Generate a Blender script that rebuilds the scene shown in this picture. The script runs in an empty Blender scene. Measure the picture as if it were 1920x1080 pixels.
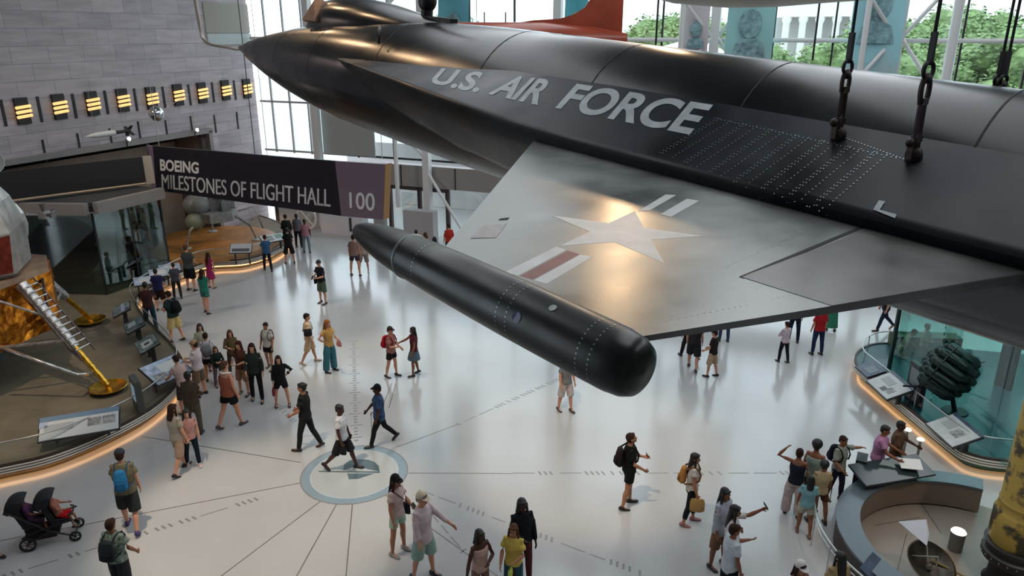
import bpy, bmesh, math, random
from mathutils import Vector, Matrix, noise
random.seed(7)
SC = bpy.context.scene
COL = SC.collection
R = math.radians
# ------------------------------------------------------------------ camera
FPX = 1400.0
PITCH = math.atan(480 / FPX)
CAMH = 9.8
cam_data = bpy.data.cameras.new('camera')
cam_data.sensor_width = 36.0
cam_data.lens = FPX / 1920 * 36
cam_data.clip_end = 2000
cam = bpy.data.objects.new('camera', cam_data)
COL.objects.link(cam)
cam.location = (0, 0, CAMH)
cam.rotation_euler = (math.pi / 2 - PITCH, 0, 0)
SC.camera = cam
cam_data.dof.use_dof = False
# ------------------------------------------------------------------ world, lights, exposure
W = bpy.data.worlds.new('overcast_sky'); SC.world = W; W.use_nodes = True
wn = W.node_tree.nodes; wl = W.node_tree.links
bgn = wn['Background']
bgn.inputs['Color'].default_value = (0.80, 0.90, 1.0, 1); bgn.inputs['Strength'].default_value = 3.2
def area(name, loc, rot, sx, sy, power, color):
    L = bpy.data.lights.new(name, 'AREA'); L.shape = 'RECTANGLE'; L.size = sx; L.size_y = sy
    L.energy = power; L.color = color
    o = bpy.data.objects.new(name, L); COL.objects.link(o); o.location = loc; o.rotation_euler = rot
    return o
def spot(name, loc, target, power, color, angle, blend=0.6, radius=0.15):
    L = bpy.data.lights.new(name, 'SPOT'); L.energy = power; L.color = color; L.spot_size = R(angle); L.spot_blend = blend
    L.shadow_soft_size = radius
    o = bpy.data.objects.new(name, L); COL.objects.link(o); o.location = loc
    o.rotation_euler = (Vector(target) - Vector(loc)).to_track_quat('-Z', 'Y').to_euler()
    return o
HALL = R(22)          # the hall is turned 22 degrees to the camera
UF = Vector((math.cos(HALL), -math.sin(HALL), 0))     # along the glass front, to the right
UW = Vector((math.sin(HALL), math.cos(HALL), 0))      # along the stone wall, away from camera
for i, a in enumerate((-9.0, 0.5, 10.0)):
    c = UF * a + UW * 17
    area('skylight_daylight', (c.x, c.y, 17.2), (0, 0, -HALL), 4.2, 30, 1000, (0.90, 0.95, 1.0))
_SPOTS = [((-2, 8, 16.5), (1.9, 16.0, 0), 5200, (1, .78, .55), 24), ((-7, 10, 16.5), (-5.2, 13.6, 0), 6000, (1, .80, .58), 26),
          ((-6, 20, 16.5), (-3.2, 20.5, 0), 2600, (1, .84, .66), 30), ((-13, 22, 16.5), (-7.2, 23.5, 0), 2200, (1, .84, .66), 30),
          ((-10, 14, 16.5), (-14.5, 17.5, 0), 3200, (1, .80, .55), 34), ((-12, 26, 16.5), (-15.5, 30.5, 0), 1500, (1, .80, .55), 30),
          ((9, 6, 16.5), (9.2, 12.5, 0), 1800, (1, .83, .60), 26), ((-22, 18, 16), (-18.5, 27, 8), 2600, (1, .86, .78), 80)]  # last lamp added as a warm wash to brighten the stone wall
for a in _SPOTS:
    spot('ceiling_spot_light', *a)
vs = SC.view_settings
SC.display_settings.display_device = 'sRGB'
vs.view_transform = 'Standard'; vs.look = 'None'; vs.exposure = 0.0; vs.gamma = 1.0; vs.use_curve_mapping = False
try:
    SC.cycles.max_bounces = 8; SC.cycles.transparent_max_bounces = 16; SC.cycles.caustics_reflective = False; SC.cycles.caustics_refractive = False
except Exception:
    pass
# ------------------------------------------------------------------ places seen in the photograph -> points in the hall
_s, _c = math.sin(PITCH), math.cos(PITCH)
def ray(x, y):
    a, b = (x - 960) / FPX, (540 - y) / FPX
    return Vector((a, _s * b + _c, _c * b - _s))
CAM = Vector((0, 0, CAMH))
def G(x, y, z=0.0):
    d = ray(x, y); return CAM + d * ((z - CAMH) / d.z)
def on_plane(x, y, p0, n):
    d = ray(x, y); n = Vector(n); return CAM + d * (n.dot(Vector(p0) - CAM) / n.dot(d))
def px(p):
    q = Vector(p) - CAM
    zc = q.y * _c - q.z * _s; return (960 + FPX * q.x / zc, 540 - FPX * (q.y * _s + q.z * _c) / zc)
# ------------------------------------------------------------------ materials
MATS = {}
def mat(name, color, rough=0.5, metal=0.0, var=0.0, scale=8.0, bump=0.0, emit=None, emit_s=0.0, spec=0.5, coat=0.0, color2=None, detail=4.0, rvar=0.0, stretch=None):
    if name in MATS: return MATS[name]
    m = bpy.data.materials.new(name); m.use_nodes = True
    nt = m.node_tree; b = nt.nodes['Principled BSDF']
    b.inputs['Roughness'].default_value = rough; b.inputs['Metallic'].default_value = metal
    b.inputs['Specular IOR Level'].default_value = spec
    if coat: b.inputs['Coat Weight'].default_value = coat; b.inputs['Coat Roughness'].default_value = 0.08
    c = tuple(color) + (1,) if len(color) == 3 else tuple(color)
    b.inputs['Base Color'].default_value = c
    if var > 0 or bump > 0 or color2 is not None or rvar > 0:
        tc = nt.nodes.new('ShaderNodeTexCoord'); no = nt.nodes.new('ShaderNodeTexNoise')
        no.inputs['Scale'].default_value = scale; no.inputs['Detail'].default_value = detail
        src = tc.outputs['Object']
        if stretch:
            mp = nt.nodes.new('ShaderNodeMapping'); mp.inputs['Scale'].default_value = stretch
            nt.links.new(src, mp.inputs['Vector']); src = mp.outputs['Vector']
        nt.links.new(src, no.inputs['Vector'])
        if var > 0 or color2 is not None:
            rp = nt.nodes.new('ShaderNodeValToRGB')
            rp.color_ramp.elements[0].position = 0.3; rp.color_ramp.elements[1].position = 0.7
            lo = tuple(max(0, v * (1 - var)) for v in c[:3]) + (1,)
            hi = (tuple(color2) + (1,)) if color2 is not None else tuple(min(1, v * (1 + var)) for v in c[:3]) + (1,)
            rp.color_ramp.elements[0].color = lo; rp.color_ramp.elements[1].color = hi
            nt.links.new(no.outputs['Fac'], rp.inputs['Fac']); nt.links.new(rp.outputs['Color'], b.inputs['Base Color'])
        if bump > 0:
            bp = nt.nodes.new('ShaderNodeBump'); bp.inputs['Strength'].default_value = bump; bp.inputs['Distance'].default_value = 0.02
            nt.links.new(no.outputs['Fac'], bp.inputs['Height']); nt.links.new(bp.outputs['Normal'], b.inputs['Normal'])
        if rvar > 0:
            mr = nt.nodes.new('ShaderNodeMapRange'); mr.inputs['To Min'].default_value = max(0.02, rough - rvar); mr.inputs['To Max'].default_value = rough + rvar
            mr.inputs['From Min'].default_value = 0.3; mr.inputs['From Max'].default_value = 0.7
            nt.links.new(no.outputs['Fac'], mr.inputs['Value']); nt.links.new(mr.outputs['Result'], b.inputs['Roughness'])
    if emit is not None:
        b.inputs['Emission Color'].default_value = tuple(emit) + (1,); b.inputs['Emission Strength'].default_value = emit_s
    MATS[name] = m; return m
def glass(name, tint=(1, 1, 1), gloss=0.08, rough=0.0):
    if name in MATS: return MATS[name]
    m = bpy.data.materials.new(name); m.use_nodes = True; nt = m.node_tree
    for n in list(nt.nodes): nt.nodes.remove(n)
    out = nt.nodes.new('ShaderNodeOutputMaterial'); mx = nt.nodes.new('ShaderNodeMixShader')
    tr = nt.nodes.new('ShaderNodeBsdfTransparent'); gl = nt.nodes.new('ShaderNodeBsdfGlossy')
    tr.inputs['Color'].default_value = tuple(tint) + (1,); gl.inputs['Roughness'].default_value = rough
    mx.inputs['Fac'].default_value = gloss
    nt.links.new(tr.outputs[0], mx.inputs[1]); nt.links.new(gl.outputs[0], mx.inputs[2]); nt.links.new(mx.outputs[0], out.inputs[0])
    MATS[name] = m; return m
def srgb(r, g, b):
    f = lambda v: ((v / 255 + 0.055) / 1.055) ** 2.4 if v > 10 else v / 255 / 12.92
    return (f(r), f(g), f(b))
# ------------------------------------------------------------------ mesh helpers
def bm_new(): return bmesh.new()
def obj(name, bm, m, parent=None, smooth=False, loc=None, rz=None):
    me = bpy.data.meshes.new(name); bmesh.ops.recalc_face_normals(bm, faces=bm.faces[:]); bm.to_mesh(me); bm.free()
    if m is not None:
        for q in (m if isinstance(m, (list, tuple)) else [m]): me.materials.append(q)
    if smooth:
        me.polygons.foreach_set('use_smooth', [True] * len(me.polygons))
        if smooth == 'auto':
            try: me.set_sharp_from_angle(angle=R(38))
            except Exception: pass
    o = bpy.data.objects.new(name, me); COL.objects.link(o)
    if parent is not None: o.parent = parent
    if loc is not None: o.location = loc
    if rz is not None: o.rotation_euler = (0, 0, rz)
    return o
def thing(name, label, cat, loc=(0, 0, 0), rz=0.0, group=None, rot=None):
    o = bpy.data.objects.new(name, None); COL.objects.link(o); o.empty_display_size = 0.2
    o.location = loc; o.rotation_euler = rot if rot is not None else (0, 0, rz)
    return tag(o, label, cat, group)
def tag(o, label, cat, group=None):
    o['label'] = label; o['category'] = cat
    if group: o['group'] = group
    return o
def struct(name, bm, m, **k):
    o = obj(name, bm, m, **k); o['kind'] = 'structure'; return o
def box(bm, c, s, rz=0.0, M=None, mi=0):
    """box centred at c with full size s"""
    r = bmesh.ops.create_cube(bm, size=1.0)['verts']
    T = Matrix.Translation(Vector(c)) @ Matrix.Rotation(rz, 4, 'Z')
    if M is not None: T = Matrix.Translation(Vector(c)) @ M.to_4x4()
    bmesh.ops.transform(bm, matrix=T @ Matrix.Diagonal((s[0], s[1], s[2], 1)), verts=r)
    if mi:
        for f in {f for v in r for f in v.link_faces}: f.material_index = mi
    return r
def frame_of(d, up=None):
    d = Vector(d).normalized()
    u = Vector(up) if up is not None else (Vector((0, 0, 1)) if abs(d.z) < 0.9 else Vector((0, 1, 0)))
    a = u.cross(d).normalized(); b = d.cross(a).normalized()
    return a, b, d
def tube(bm, pts, rad, n=10, up=None, cap=True, mi=0):
    """tapered tube through pts; rad: float, list of floats or list of (ra, rb)"""
    pts = [Vector(p) for p in pts]
    rr = [rad] * len(pts) if not isinstance(rad, (list, tuple)) else list(rad)
    rings = []
    for i, p in enumerate(pts):
        if i == 0: d = pts[1] - pts[0]
        elif i == len(pts) - 1: d = pts[-1] - pts[-2]
        else: d = (pts[i + 1] - pts[i]).normalized() + (pts[i] - pts[i - 1]).normalized()
        if d.length < 1e-9: d = Vector((0, 0, 1))
        a, b, _ = frame_of(d, up)
        r = rr[i]; ra, rb = (r if isinstance(r, (list, tuple)) else (r, r))
        rings.append([bm.verts.new(p + a * math.cos(2 * math.pi * k / n) * ra + b * math.sin(2 * math.pi * k / n) * rb) for k in range(n)])
    fs = []
    for i in range(len(rings) - 1):
        for k in range(n):
            fs.append(bm.faces.new((rings[i][k], rings[i][(k + 1) % n], rings[i + 1][(k + 1) % n], rings[i + 1][k])))
    if cap:
        fs.append(bm.faces.new(rings[0][::-1])); fs.append(bm.faces.new(rings[-1]))
    if mi:
        for f in fs: f.material_index = mi
    return rings
def rod(bm, a, b, r, n=8, mi=0): return tube(bm, [a, b], r, n, mi=mi)
def ell(bm, c, r, seg=14, rings=9, M=None):
    v = bmesh.ops.create_uvsphere(bm, u_segments=seg, v_segments=rings, radius=1.0)['verts']
    T = Matrix.Translation(Vector(c))
    if M is not None: T = T @ M.to_4x4()
    bmesh.ops.transform(bm, matrix=T @ Matrix.Diagonal((r[0], r[1], r[2], 1)), verts=v)
    return v
def lathe(bm, prof, n=24, axis='Z', c=(0, 0, 0), M=None, arc=None, mi=0):
    """prof: list of (radius, height)"""
    c = Vector(c); rings = []; full = arc is None
    a0, a1 = (0, 2 * math.pi) if full else arc
    for r, h in prof:
        ring = []
        for k in range(n if full else n + 1):
            t = a0 + (a1 - a0) * k / n
            p = Vector((r * math.cos(t), r * math.sin(t), h))
            if M is not None: p = M @ p
            ring.append(bm.verts.new(c + p))
        rings.append(ring)
    m = n if full else n
    for i in range(len(rings) - 1):
        for k in range(m):
            j = (k + 1) % n if full else k + 1
            try:
                f = bm.faces.new((rings[i][k], rings[i][j], rings[i + 1][j], rings[i + 1][k])); f.material_index = mi
            except Exception: pass
    return rings
def disc_cap(bm, ring): 
    try: return bm.faces.new(ring)
    except Exception: return None
def prism(bm, pts, z0, z1, mi=0):
    """vertical prism over the outline pts (x, y)"""
    lo = [bm.verts.new((p[0], p[1], z0)) for p in pts]; hi = [bm.verts.new((p[0], p[1], z1)) for p in pts]
    n = len(pts); fs = [bm.faces.new(hi), bm.faces.new(lo[::-1])]
    for i in range(n): fs.append(bm.faces.new((lo[i], lo[(i + 1) % n], hi[(i + 1) % n], hi[i])))
    if mi:
        for f in fs: f.material_index = mi
    return fs
def slab(bm, quad, t, mi=0):
    """four (or more) 3D corners given thickness t along the normal"""
    q = [Vector(p) for p in quad]; n = (q[1] - q[0]).cross(q[-1] - q[0]).normalized()
    a = [bm.verts.new(p) for p in q]; b = [bm.verts.new(p - n * t) for p in q]
    fs = [bm.faces.new(a), bm.faces.new(b[::-1])]; m = len(q)
    for i in range(m): fs.append(bm.faces.new((a[i], b[i], b[(i + 1) % m], a[(i + 1) % m])))
    if mi:
        for f in fs: f.material_index = mi
    return fs
def bilinear(q, u, v):
    """q = TL, TR, BR, BL ; u right, v down"""
    return (q[0] * (1 - u) + q[1] * u) * (1 - v) + (q[3] * (1 - u) + q[2] * u) * v
def text_mesh(s, bold=0.0, spacing=1.0):
    cu = bpy.data.curves.new('lettering', 'FONT'); cu.body = s; cu.offset = bold; cu.space_character = spacing; cu.resolution_u = 7
    o = bpy.data.objects.new('lettering', cu); COL.objects.link(o)
    dg = bpy.context.evaluated_depsgraph_get(); me = bpy.data.meshes.new_from_object(o.evaluated_get(dg))
    bpy.data.objects.remove(o); bpy.data.curves.remove(cu)
    bm = bmesh.new(); bm.from_mesh(me); bpy.data.meshes.remove(me)
    return bm
def text_on_quad(s, quad, lift, name, m, parent=None, bold=0.02, spacing=1.0, thick=0.004):
    q = [Vector(p) for p in quad]; n = (q[1] - q[0]).cross(q[0] - q[3]).normalized()
    bm = text_mesh(s, max(0, bold), spacing)
    if bold < 0:                                         # stems widened by a second, shifted set of letters
        g = bmesh.ops.duplicate(bm, geom=bm.verts[:] + bm.edges[:] + bm.faces[:])
        for v in [e for e in g['geom'] if isinstance(e, bmesh.types.BMVert)]: v.co.x -= bold
    xs = [v.co.x for v in bm.verts]; ys = [v.co.y for v in bm.verts]
    x0, x1, y0, y1 = min(xs), max(xs), min(ys), max(ys)
    for v in bm.verts:
        v.co = bilinear(q, (v.co.x - x0) / (x1 - x0), 1 - (v.co.y - y0) / (y1 - y0)) + n * lift
    return obj(name, bm, m, parent)
# ================================================================== the hall itself
CW = Vector((-13.36, 40.1, 0))                         # corner where the stone wall meets the glass front
def fac_t(x, z=9.8):
    d = ray(x, 540); n = Vector((UF.y, -UF.x, 0))
    k = (x - 960) / FPX
    # solve CW + UF*t seen at column x for height z
    a = CW.x - k * (_c * CW.y - _s * (z - CAMH)); bb = UF.x - k * _c * UF.y
    return -a / bb
def fac(t, z, off=0.0): return CW + UF * t + Vector((0, 0, z)) - UW * off
terr = mat('terrazzo_floor', (.60, .60, .59), rough=.17, var=.0, spec=.6)
def _terr():
    m = terr; nt = m.node_tree; b = nt.nodes['Principled BSDF']; tc = nt.nodes.new('ShaderNodeTexCoord')
    v = nt.nodes.new('ShaderNodeTexVoronoi'); v.inputs['Scale'].default_value = 38
    n2 = nt.nodes.new('ShaderNodeTexNoise'); n2.inputs['Scale'].default_value = .35; n2.inputs['Detail'].default_value = 5
    r = nt.nodes.new('ShaderNodeValToRGB'); r.color_ramp.elements[0].color = (.36, .35, .34, 1); r.color_ramp.elements[0].position = .03
    r.color_ramp.elements[1].color = (.55, .545, .535, 1); r.color_ramp.elements[1].position = .22
    mx = nt.nodes.new('ShaderNodeMixRGB'); mx.blend_type = 'MULTIPLY'; mx.inputs['Fac'].default_value = .25
    nt.links.new(tc.outputs['Object'], v.inputs['Vector']); nt.links.new(tc.outputs['Object'], n2.inputs['Vector'])
    nt.links.new(v.outputs['Distance'], r.inputs['Fac']); nt.links.new(r.outputs['Color'], mx.inputs[1]); nt.links.new(n2.outputs['Fac'], mx.inputs[2])
    nt.links.new(mx.outputs[0], b.inputs['Base Color'])
    mr = nt.nodes.new('ShaderNodeMapRange'); mr.inputs['To Min'].default_value = .09; mr.inputs['To Max'].default_value = .21
    nt.links.new(n2.outputs['Fac'], mr.inputs['Value']); nt.links.new(mr.outputs['Result'], b.inputs['Roughness'])
_terr()
b = bm_new(); c0 = CW + UF * 22 - UW * 22
box(b, (0, 0, -.2), (64, 56, .4)); struct('floor', b, terr, loc=(c0.x, c0.y, 0), rz=-HALL)
stone = mat('stone_cladding', (.40, .37, .38), rough=.55)
def _stone():
    m = stone; nt = m.node_tree; b = nt.nodes['Principled BSDF']; tc = nt.nodes.new('ShaderNodeTexCoord')
    sp = nt.nodes.new('ShaderNodeSeparateXYZ'); cb = nt.nodes.new('ShaderNodeCombineXYZ'); br = nt.nodes.new('ShaderNodeTexBrick')
    nt.links.new(tc.outputs['Object'], sp.inputs[0]); nt.links.new(sp.outputs['X'], cb.inputs['X']); nt.links.new(sp.outputs['Z'], cb.inputs['Y']); nt.links.new(cb.outputs[0], br.inputs['Vector'])
    br.inputs['Scale'].default_value = 1.0; br.inputs['Brick Width'].default_value = 1.5; br.inputs['Row Height'].default_value = .62; br.inputs['Mortar Size'].default_value = .008
    br.inputs['Color1'].default_value = (.54, .46, .48, 1); br.inputs['Color2'].default_value = (.42, .365, .385, 1); br.inputs['Mortar'].default_value = (.20, .19, .19, 1)
    n = nt.nodes.new('ShaderNodeTexNoise'); n.inputs['Scale'].default_value = 1.3; n.inputs['Detail'].default_value = 9
    mp = nt.nodes.new('ShaderNodeMapping'); mp.inputs['Scale'].default_value = (.5, 1, 3.5)
    nt.links.new(tc.outputs['Object'], mp.inputs[0]); nt.links.new(mp.outputs[0], n.inputs['Vector'])
    mx = nt.nodes.new('ShaderNodeMixRGB'); mx.blend_type = 'OVERLAY'; mx.inputs['Fac'].default_value = .45
    nt.links.new(br.outputs['Color'], mx.inputs[1]); nt.links.new(n.outputs['Fac'], mx.inputs[2]); nt.links.new(mx.outputs[0], b.inputs['Base Color'])
_stone()
# stone wall, local x runs from the far corner towards the camera
WRZ = math.atan2(-UW.y, -UW.x)
def wal(s, z=0.0, off=0.0): return CW - UW * s + Vector((0, 0, z)) + UF * off
def wall_at(x, y, off=0.0): return on_plane(x, y, CW + UF * off, UF)
S_OPEN = (CW - wall_at(388, 250)).dot(UW); SEND = 34.0; ZO = 5.3
b = bm_new()
box(b, (SEND / 2, -.3, (ZO + 18) / 2), (SEND, .6, 18 - ZO)); box(b, (S_OPEN / 2, -.3, ZO / 2), (S_OPEN, .6, ZO))
WALL = struct('wall_left', b, stone, loc=CW, rz=WRZ)
# make sure the wall body lies behind its face
WALL.location = CW - UF * .0
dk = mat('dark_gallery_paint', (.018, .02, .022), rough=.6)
greyp = mat('grey_painted_panel', (.29, .265, .25), rough=.5, var=.06, scale=2)
beige = mat('beige_trim', (.50, .42, .34), rough=.5)
b = bm_new()                                           # recess behind the opening
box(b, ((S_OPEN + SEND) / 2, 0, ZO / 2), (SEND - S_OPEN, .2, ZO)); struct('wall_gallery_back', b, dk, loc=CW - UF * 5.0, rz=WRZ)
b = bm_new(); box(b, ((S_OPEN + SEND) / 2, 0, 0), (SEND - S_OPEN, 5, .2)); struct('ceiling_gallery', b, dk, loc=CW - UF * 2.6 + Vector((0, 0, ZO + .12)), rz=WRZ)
tanw = mat('tan_gallery_wall', (.34, .25, .19), rough=.6, var=.12, scale=1.2)
b = bm_new(); box(b, (S_OPEN - .1, 0, ZO / 2), (.2, 4.6, ZO)); struct('wall_gallery_end', b, tanw, loc=CW - UF * 2.7, rz=WRZ)
b = bm_new(); box(b, (S_OPEN + 4.5, 0, 2.4), (8.6, .12, 4.6)); struct('wall_gallery_panel', b, tanw, loc=CW - UF * 2.0, rz=WRZ)
b = bm_new(); box(b, ((S_OPEN + SEND) / 2, .12, ZO), (SEND - S_OPEN + .3, .24, .22)); box(b, (S_OPEN, .12, ZO / 2), (.22, .24, ZO)); struct('trim_1', b, greyp, loc=CW, rz=WRZ)
bk = mat('black_slot', (.012, .011, .012), rough=.6)
# ceiling, right side and balcony side of the hall (out of the picture)
ceil_m = mat('ceiling_grey', (.30, .31, .32), rough=.7)
b = bm_new(); box(b, (0, 0, .15), (64, 56, .3)); struct('ceiling', b, ceil_m, loc=(c0.x, c0.y, 18), rz=-HALL)
rw = mat('right_wall_grey', (.20, .19, .19), rough=.6)
b = bm_new(); q = CW + UF * 41 - UW * 20; box(b, (0, 0, 9), (.5, 46, 18)); struct('wall_right', b, rw, loc=q, rz=-HALL)
b = bm_new(); q = CW + UF * 20 - UW * 46; box(b, (0, 0, 9), (56, .5, 18)); struct('wall_back', b, rw, loc=q, rz=-HALL)
# tall dark slots and amber wall lights on the stone wall
amber = mat('amber_light_louver', (.7, .5, .22), rough=.4, emit=(1, .58, .2), emit_s=1.1)
LP = [(40, 208), (109, 200), (171, 194), (228, 188), (282, 184), (332, 178), (377, 174), (421, 169), (461, 166)]
LBL = ['nearest the left edge of the photo', 'second from the left end of the row', 'third from the left end of the row', 'fourth from the left end of the row', 'fifth, right above the silver ball satellite',
       'sixth, just right of the silver ball satellite', 'third from the right end of the row', 'second from the right end of the row', 'right end of row, under the boom']
for i, (x, y) in enumerate(LP):
    p = wall_at(x, y); s = (CW - p).dot(UW)
    t = thing('wall_light', 'amber louvered light in black slot, ' + LBL[i], 'light', wal(s, p.z), WRZ, 'amber lights along the stone wall')
    b = bm_new(); box(b, (0, .05, 0), (.50, .12, .95)); obj('backplate', b, bk, t)
    for j in range(3):
        b = bm_new(); tube(b, [(-.26, .17, .17 - .17 * j), (.30, .17, .13 - .17 * j)], [(.06, .055)] * 2, 8); obj('louver', b, amber, t)
k = 0
slot_x = [(6, 212), (74, 205), (139, 199), (199, 192), (254, 187), (307, 183), (355, 178), (399, 173), (440, 169)]
slots2 = [(83, 283), (148, 270), (208, 260), (261, 246), (312, 243), (359, 235), (403, 232), (445, 226)]
b = bm_new()
for x, y in slot_x: p = wall_at(x, y); s = (CW - p).dot(UW); box(b, (s, .012, p.z), (.11, .03, .95))
for x, y in slots2: p = wall_at(x, y); s = (CW - p).dot(UW); box(b, (s, .012, p.z), (.08, .03, .85))
for x, y0, y1 in ((290, 0, 175),):
    pass
struct('trim_2', b, bk, loc=CW, rz=WRZ)
b = bm_new()                                            # recessed upper window with drawn blind
p0, p1 = wall_at(386, 62), wall_at(462, 8); s0, s1 = (CW - p0).dot(UW), (CW - p1).dot(UW)
box(b, ((s0 + s1) / 2, .02, (p0.z + p1.z) / 2), (abs(s0 - s1), .06, p1.z - p0.z)); struct('window_1', b, mat('drawn_blind', (.36, .33, .28), rough=.6), loc=CW, rz=WRZ)
b = bm_new(); box(b, ((s0 + s1) / 2, .05, p0.z - .28), (abs(s0 - s1), .1, .5)); struct('trim_3', b, mat('pale_sill', (.50, .54, .53), rough=.5), loc=CW, rz=WRZ)
# ------------------------------------------------------------------ glass front
white_m = mat('white_steel', (.70, .70, .69), rough=.4, spec=.5)
dark_m = mat('dark_mullion', (.025, .025, .028), rough=.45)
pane = glass('clear_glass', (.93, .97, .96), .07)
FT = 38.0
b = bm_new()                                            # grey fascia band over the entrance
t0 = fac_t(722, 3)
box(b, ((FT + t0) / 2, 0, 3.12), (FT - t0, .5, 1.05)); struct('trim_4', b, greyp, loc=CW, rz=-HALL)
b = bm_new()
for x in (757, 858, 1010, 1180): t = fac_t(x, 3.1); box(b, (t, -.27, 3.12), (.05, .04, 1.05))
struct('trim_5', b, dark_m, loc=CW, rz=-HALL)
cols_t = [4.0, 10.2, 16.7, 23.2, 29.7, 36.0]
for i, t in enumerate([.25] + cols_t[:-1]):
    t1 = cols_t[i]; w = t1 - t; mid = (t + t1) / 2
    b = bm_new(); box(b, (mid, 0, 10.9), (w - .1, .02, 14.2)); wdw = struct('window_%d' % (i + 2), b, pane, loc=CW, rz=-HALL)
    b = bm_new()
    for fz in (3.9, 6.4, 12.6, 15.4): box(b, (mid, 0, fz), (w, .10, .10))
    for fx in ((1 / 3, 2 / 3) if i else (.2, .5, .8)): box(b, (t + w * fx, 0, 10.9), (.07, .10, 14.2))
    f = struct('window_frame', b, dark_m if i else mat('pale_frame', (.45, .46, .48), rough=.4), parent=wdw)
    b = bm_new(); rod(b, (t, -.25, 9.5), (t1, -.25, 9.5), .085, 10); struct('transom_rail', b, white_m, parent=wdw, smooth=True)
    # ground floor glazing under the fascia
    if i >= 1:
        b = bm_new(); box(b, (mid, 0, 1.3), (w - .1, .02, 2.6)); struct('window_%d' % (i + 10), b, pane, loc=CW, rz=-HALL)
b = bm_new(); ta, tb = fac_t(604, 6), fac_t(702, 6); box(b, ((ta + tb) / 2, -.12, 5.9), (tb - ta, .06, 4.0)); struct('window_20', b, mat('grey_green_blind', (.36, .38, .36), rough=.6), loc=CW, rz=-HALL)
NAMES = ['left of the hanging hall sign', 'beside the entrance doors, with struts rising from the floor', 'behind the red tail fin', 'left of the teal banner at the top of the photo', 'right of the tall pale banner, with crossed braces', 'at the far right of the glass front']
for i, t in enumerate(cols_t):
    th = thing('truss_column', 'white steel truss column of the glass front, ' + NAMES[i], 'column', fac(t, 0, .5), -HALL, 'white columns of the glass front')
    b = bm_new(); box(b, (0, 0, 8.9), (.34, .34, 17.8)); obj('post', b, white_m, th)
    if i in (0, 2, 5): continue
    b = bm_new(); rod(b, (-1.15, -.9, 1.8 if i == 1 else 3.7), (-1.15, -.9, 17.8), .10, 10); obj('chord', b, white_m, th, smooth='auto')
    for j, z in enumerate((4.2, 6.9, 9.6, 12.3, 15.0)):
        b = bm_new(); rod(b, (-.1, -.1, z), (-1.15, -.9, z + 1.35), .07, 8); rod(b, (-1.15, -.9, z + 1.35), (-.1, -.1, z + 2.7), .07, 8); obj('diagonal_brace', b, white_m, th, smooth='auto')
        if i in (3, 4):
            b = bm_new(); rod(b, (.1, 0, z), (1.1, 0, z + 1.35), .07, 8); rod(b, (1.1, 0, z + 1.35), (.1, 0, z + 2.7), .07, 8); obj('diagonal_brace', b, white_m, th, smooth='auto')
    if i == 1:
        b = bm_new(); rod(b, (.1, -.1, 3.4), (2.6, -1.6, 1.15), .07, 8); rod(b, (.1, -.1, 4.4), (1.4, -.9, 5.6), .06, 8); rod(b, (2.6, -1.6, 0), (2.6, -1.6, 1.15), .05, 8); obj('strut', b, white_m, th, smooth='auto')
for x in (1785,):
    t = fac_t(x); b = bm_new(); rod(b, (0, 0, 3.6), (0, 0, 17.9), .17, 12)
    tag(obj('round_column', b, white_m, smooth='auto', loc=fac(t, 0, .6)), 'slim round white column between crossed braces and hanging cables at right', 'column')
# entrance: frames and doors
b = bm_new(); ta, tb = fac_t(735, 1.3), fac_t(842, 1.3)
for x in (735, 790, 842): t = fac_t(x, 1.3); box(b, (t, -.1, 1.3), (.16, .2, 2.6))
box(b, ((ta + tb) / 2, -.1, 2.5), (tb - ta, .2, .2)); struct('door_1', b, mat('brown_door_frame', (.05, .03, .03), rough=.4), loc=CW, rz=-HALL)
b = bm_new(); t = fac_t(772, 1.2); box(b, (t, -.05, 1.15), (1.0, .06, 2.2)); struct('door_2', b, pane, loc=CW, rz=-HALL)
b = bm_new(); tc_ = fac_t(716, 1.3); box(b, (tc_, -.2, 1.3), (.5, .5, 2.6)); struct('trim_6', b, greyp, loc=CW, rz=-HALL)
# low counters and screens along the foot of the glass front, under the hanging sign
b = bm_new(); ta, tb = fac_t(628, .6), fac_t(705, .6); box(b, ((ta + tb) / 2, -1.0, .55), (tb - ta, .5, 1.1)); o = tag(obj('ticket_counter', b, mat('white_counter', (.66, .67, .70), rough=.4), loc=CW, rz=-HALL), 'long white counter by the glass front, under the purple end of the sign', 'counter')
b = bm_new(); box(b, ((ta + tb) / 2 + .55, -1.27, .62), (.12, .04, .7)); obj('counter_slot', b, dark_m, o)
for j, (x, lab) in enumerate(((556, 'left'), (585, 'right'))):
    t = fac_t(x, 1.5); th = thing('wall_screen', 'dark framed screen low on the far front, %s one of the pair under the sign' % lab, 'screen', fac(t, 1.55, .4), -HALL, 'screens under the hanging sign')
    b = bm_new(); box(b, (0, 0, 0), (.95, .12, .8)); obj('screen_frame', b, dark_m, th)
    b = bm_new(); box(b, (0, -.065, .08), (.72, .02, .46)); obj('display', b, mat('lit_display', (.5, .55, .6), rough=.3, emit=(.85, .93, 1), emit_s=.7), th)
b = bm_new(); ta, tb = fac_t(520, 1), fac_t(606, 1); box(b, ((ta + tb) / 2, -.15, .95), (tb - ta, .2, 1.9)); struct('wall_front_low', b, dark_m, loc=CW, rz=-HALL)
b = bm_new(); t = fac_t(603, .7); lathe(b, [(.52, -.03), (.62, -.03), (.62, .03), (.52, .03), (.52, -.03)], 24, c=(0, 0, .75), M=Matrix.Rotation(math.pi / 2, 3, 'X')); rod(b, (-.42, 0, .33), (.42, 0, 1.17), .03); rod(b, (-.42, 0, 1.17), (.42, 0, .33), .03); rod(b, (0, 0, 0), (0, 0, .2), .04)
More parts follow.
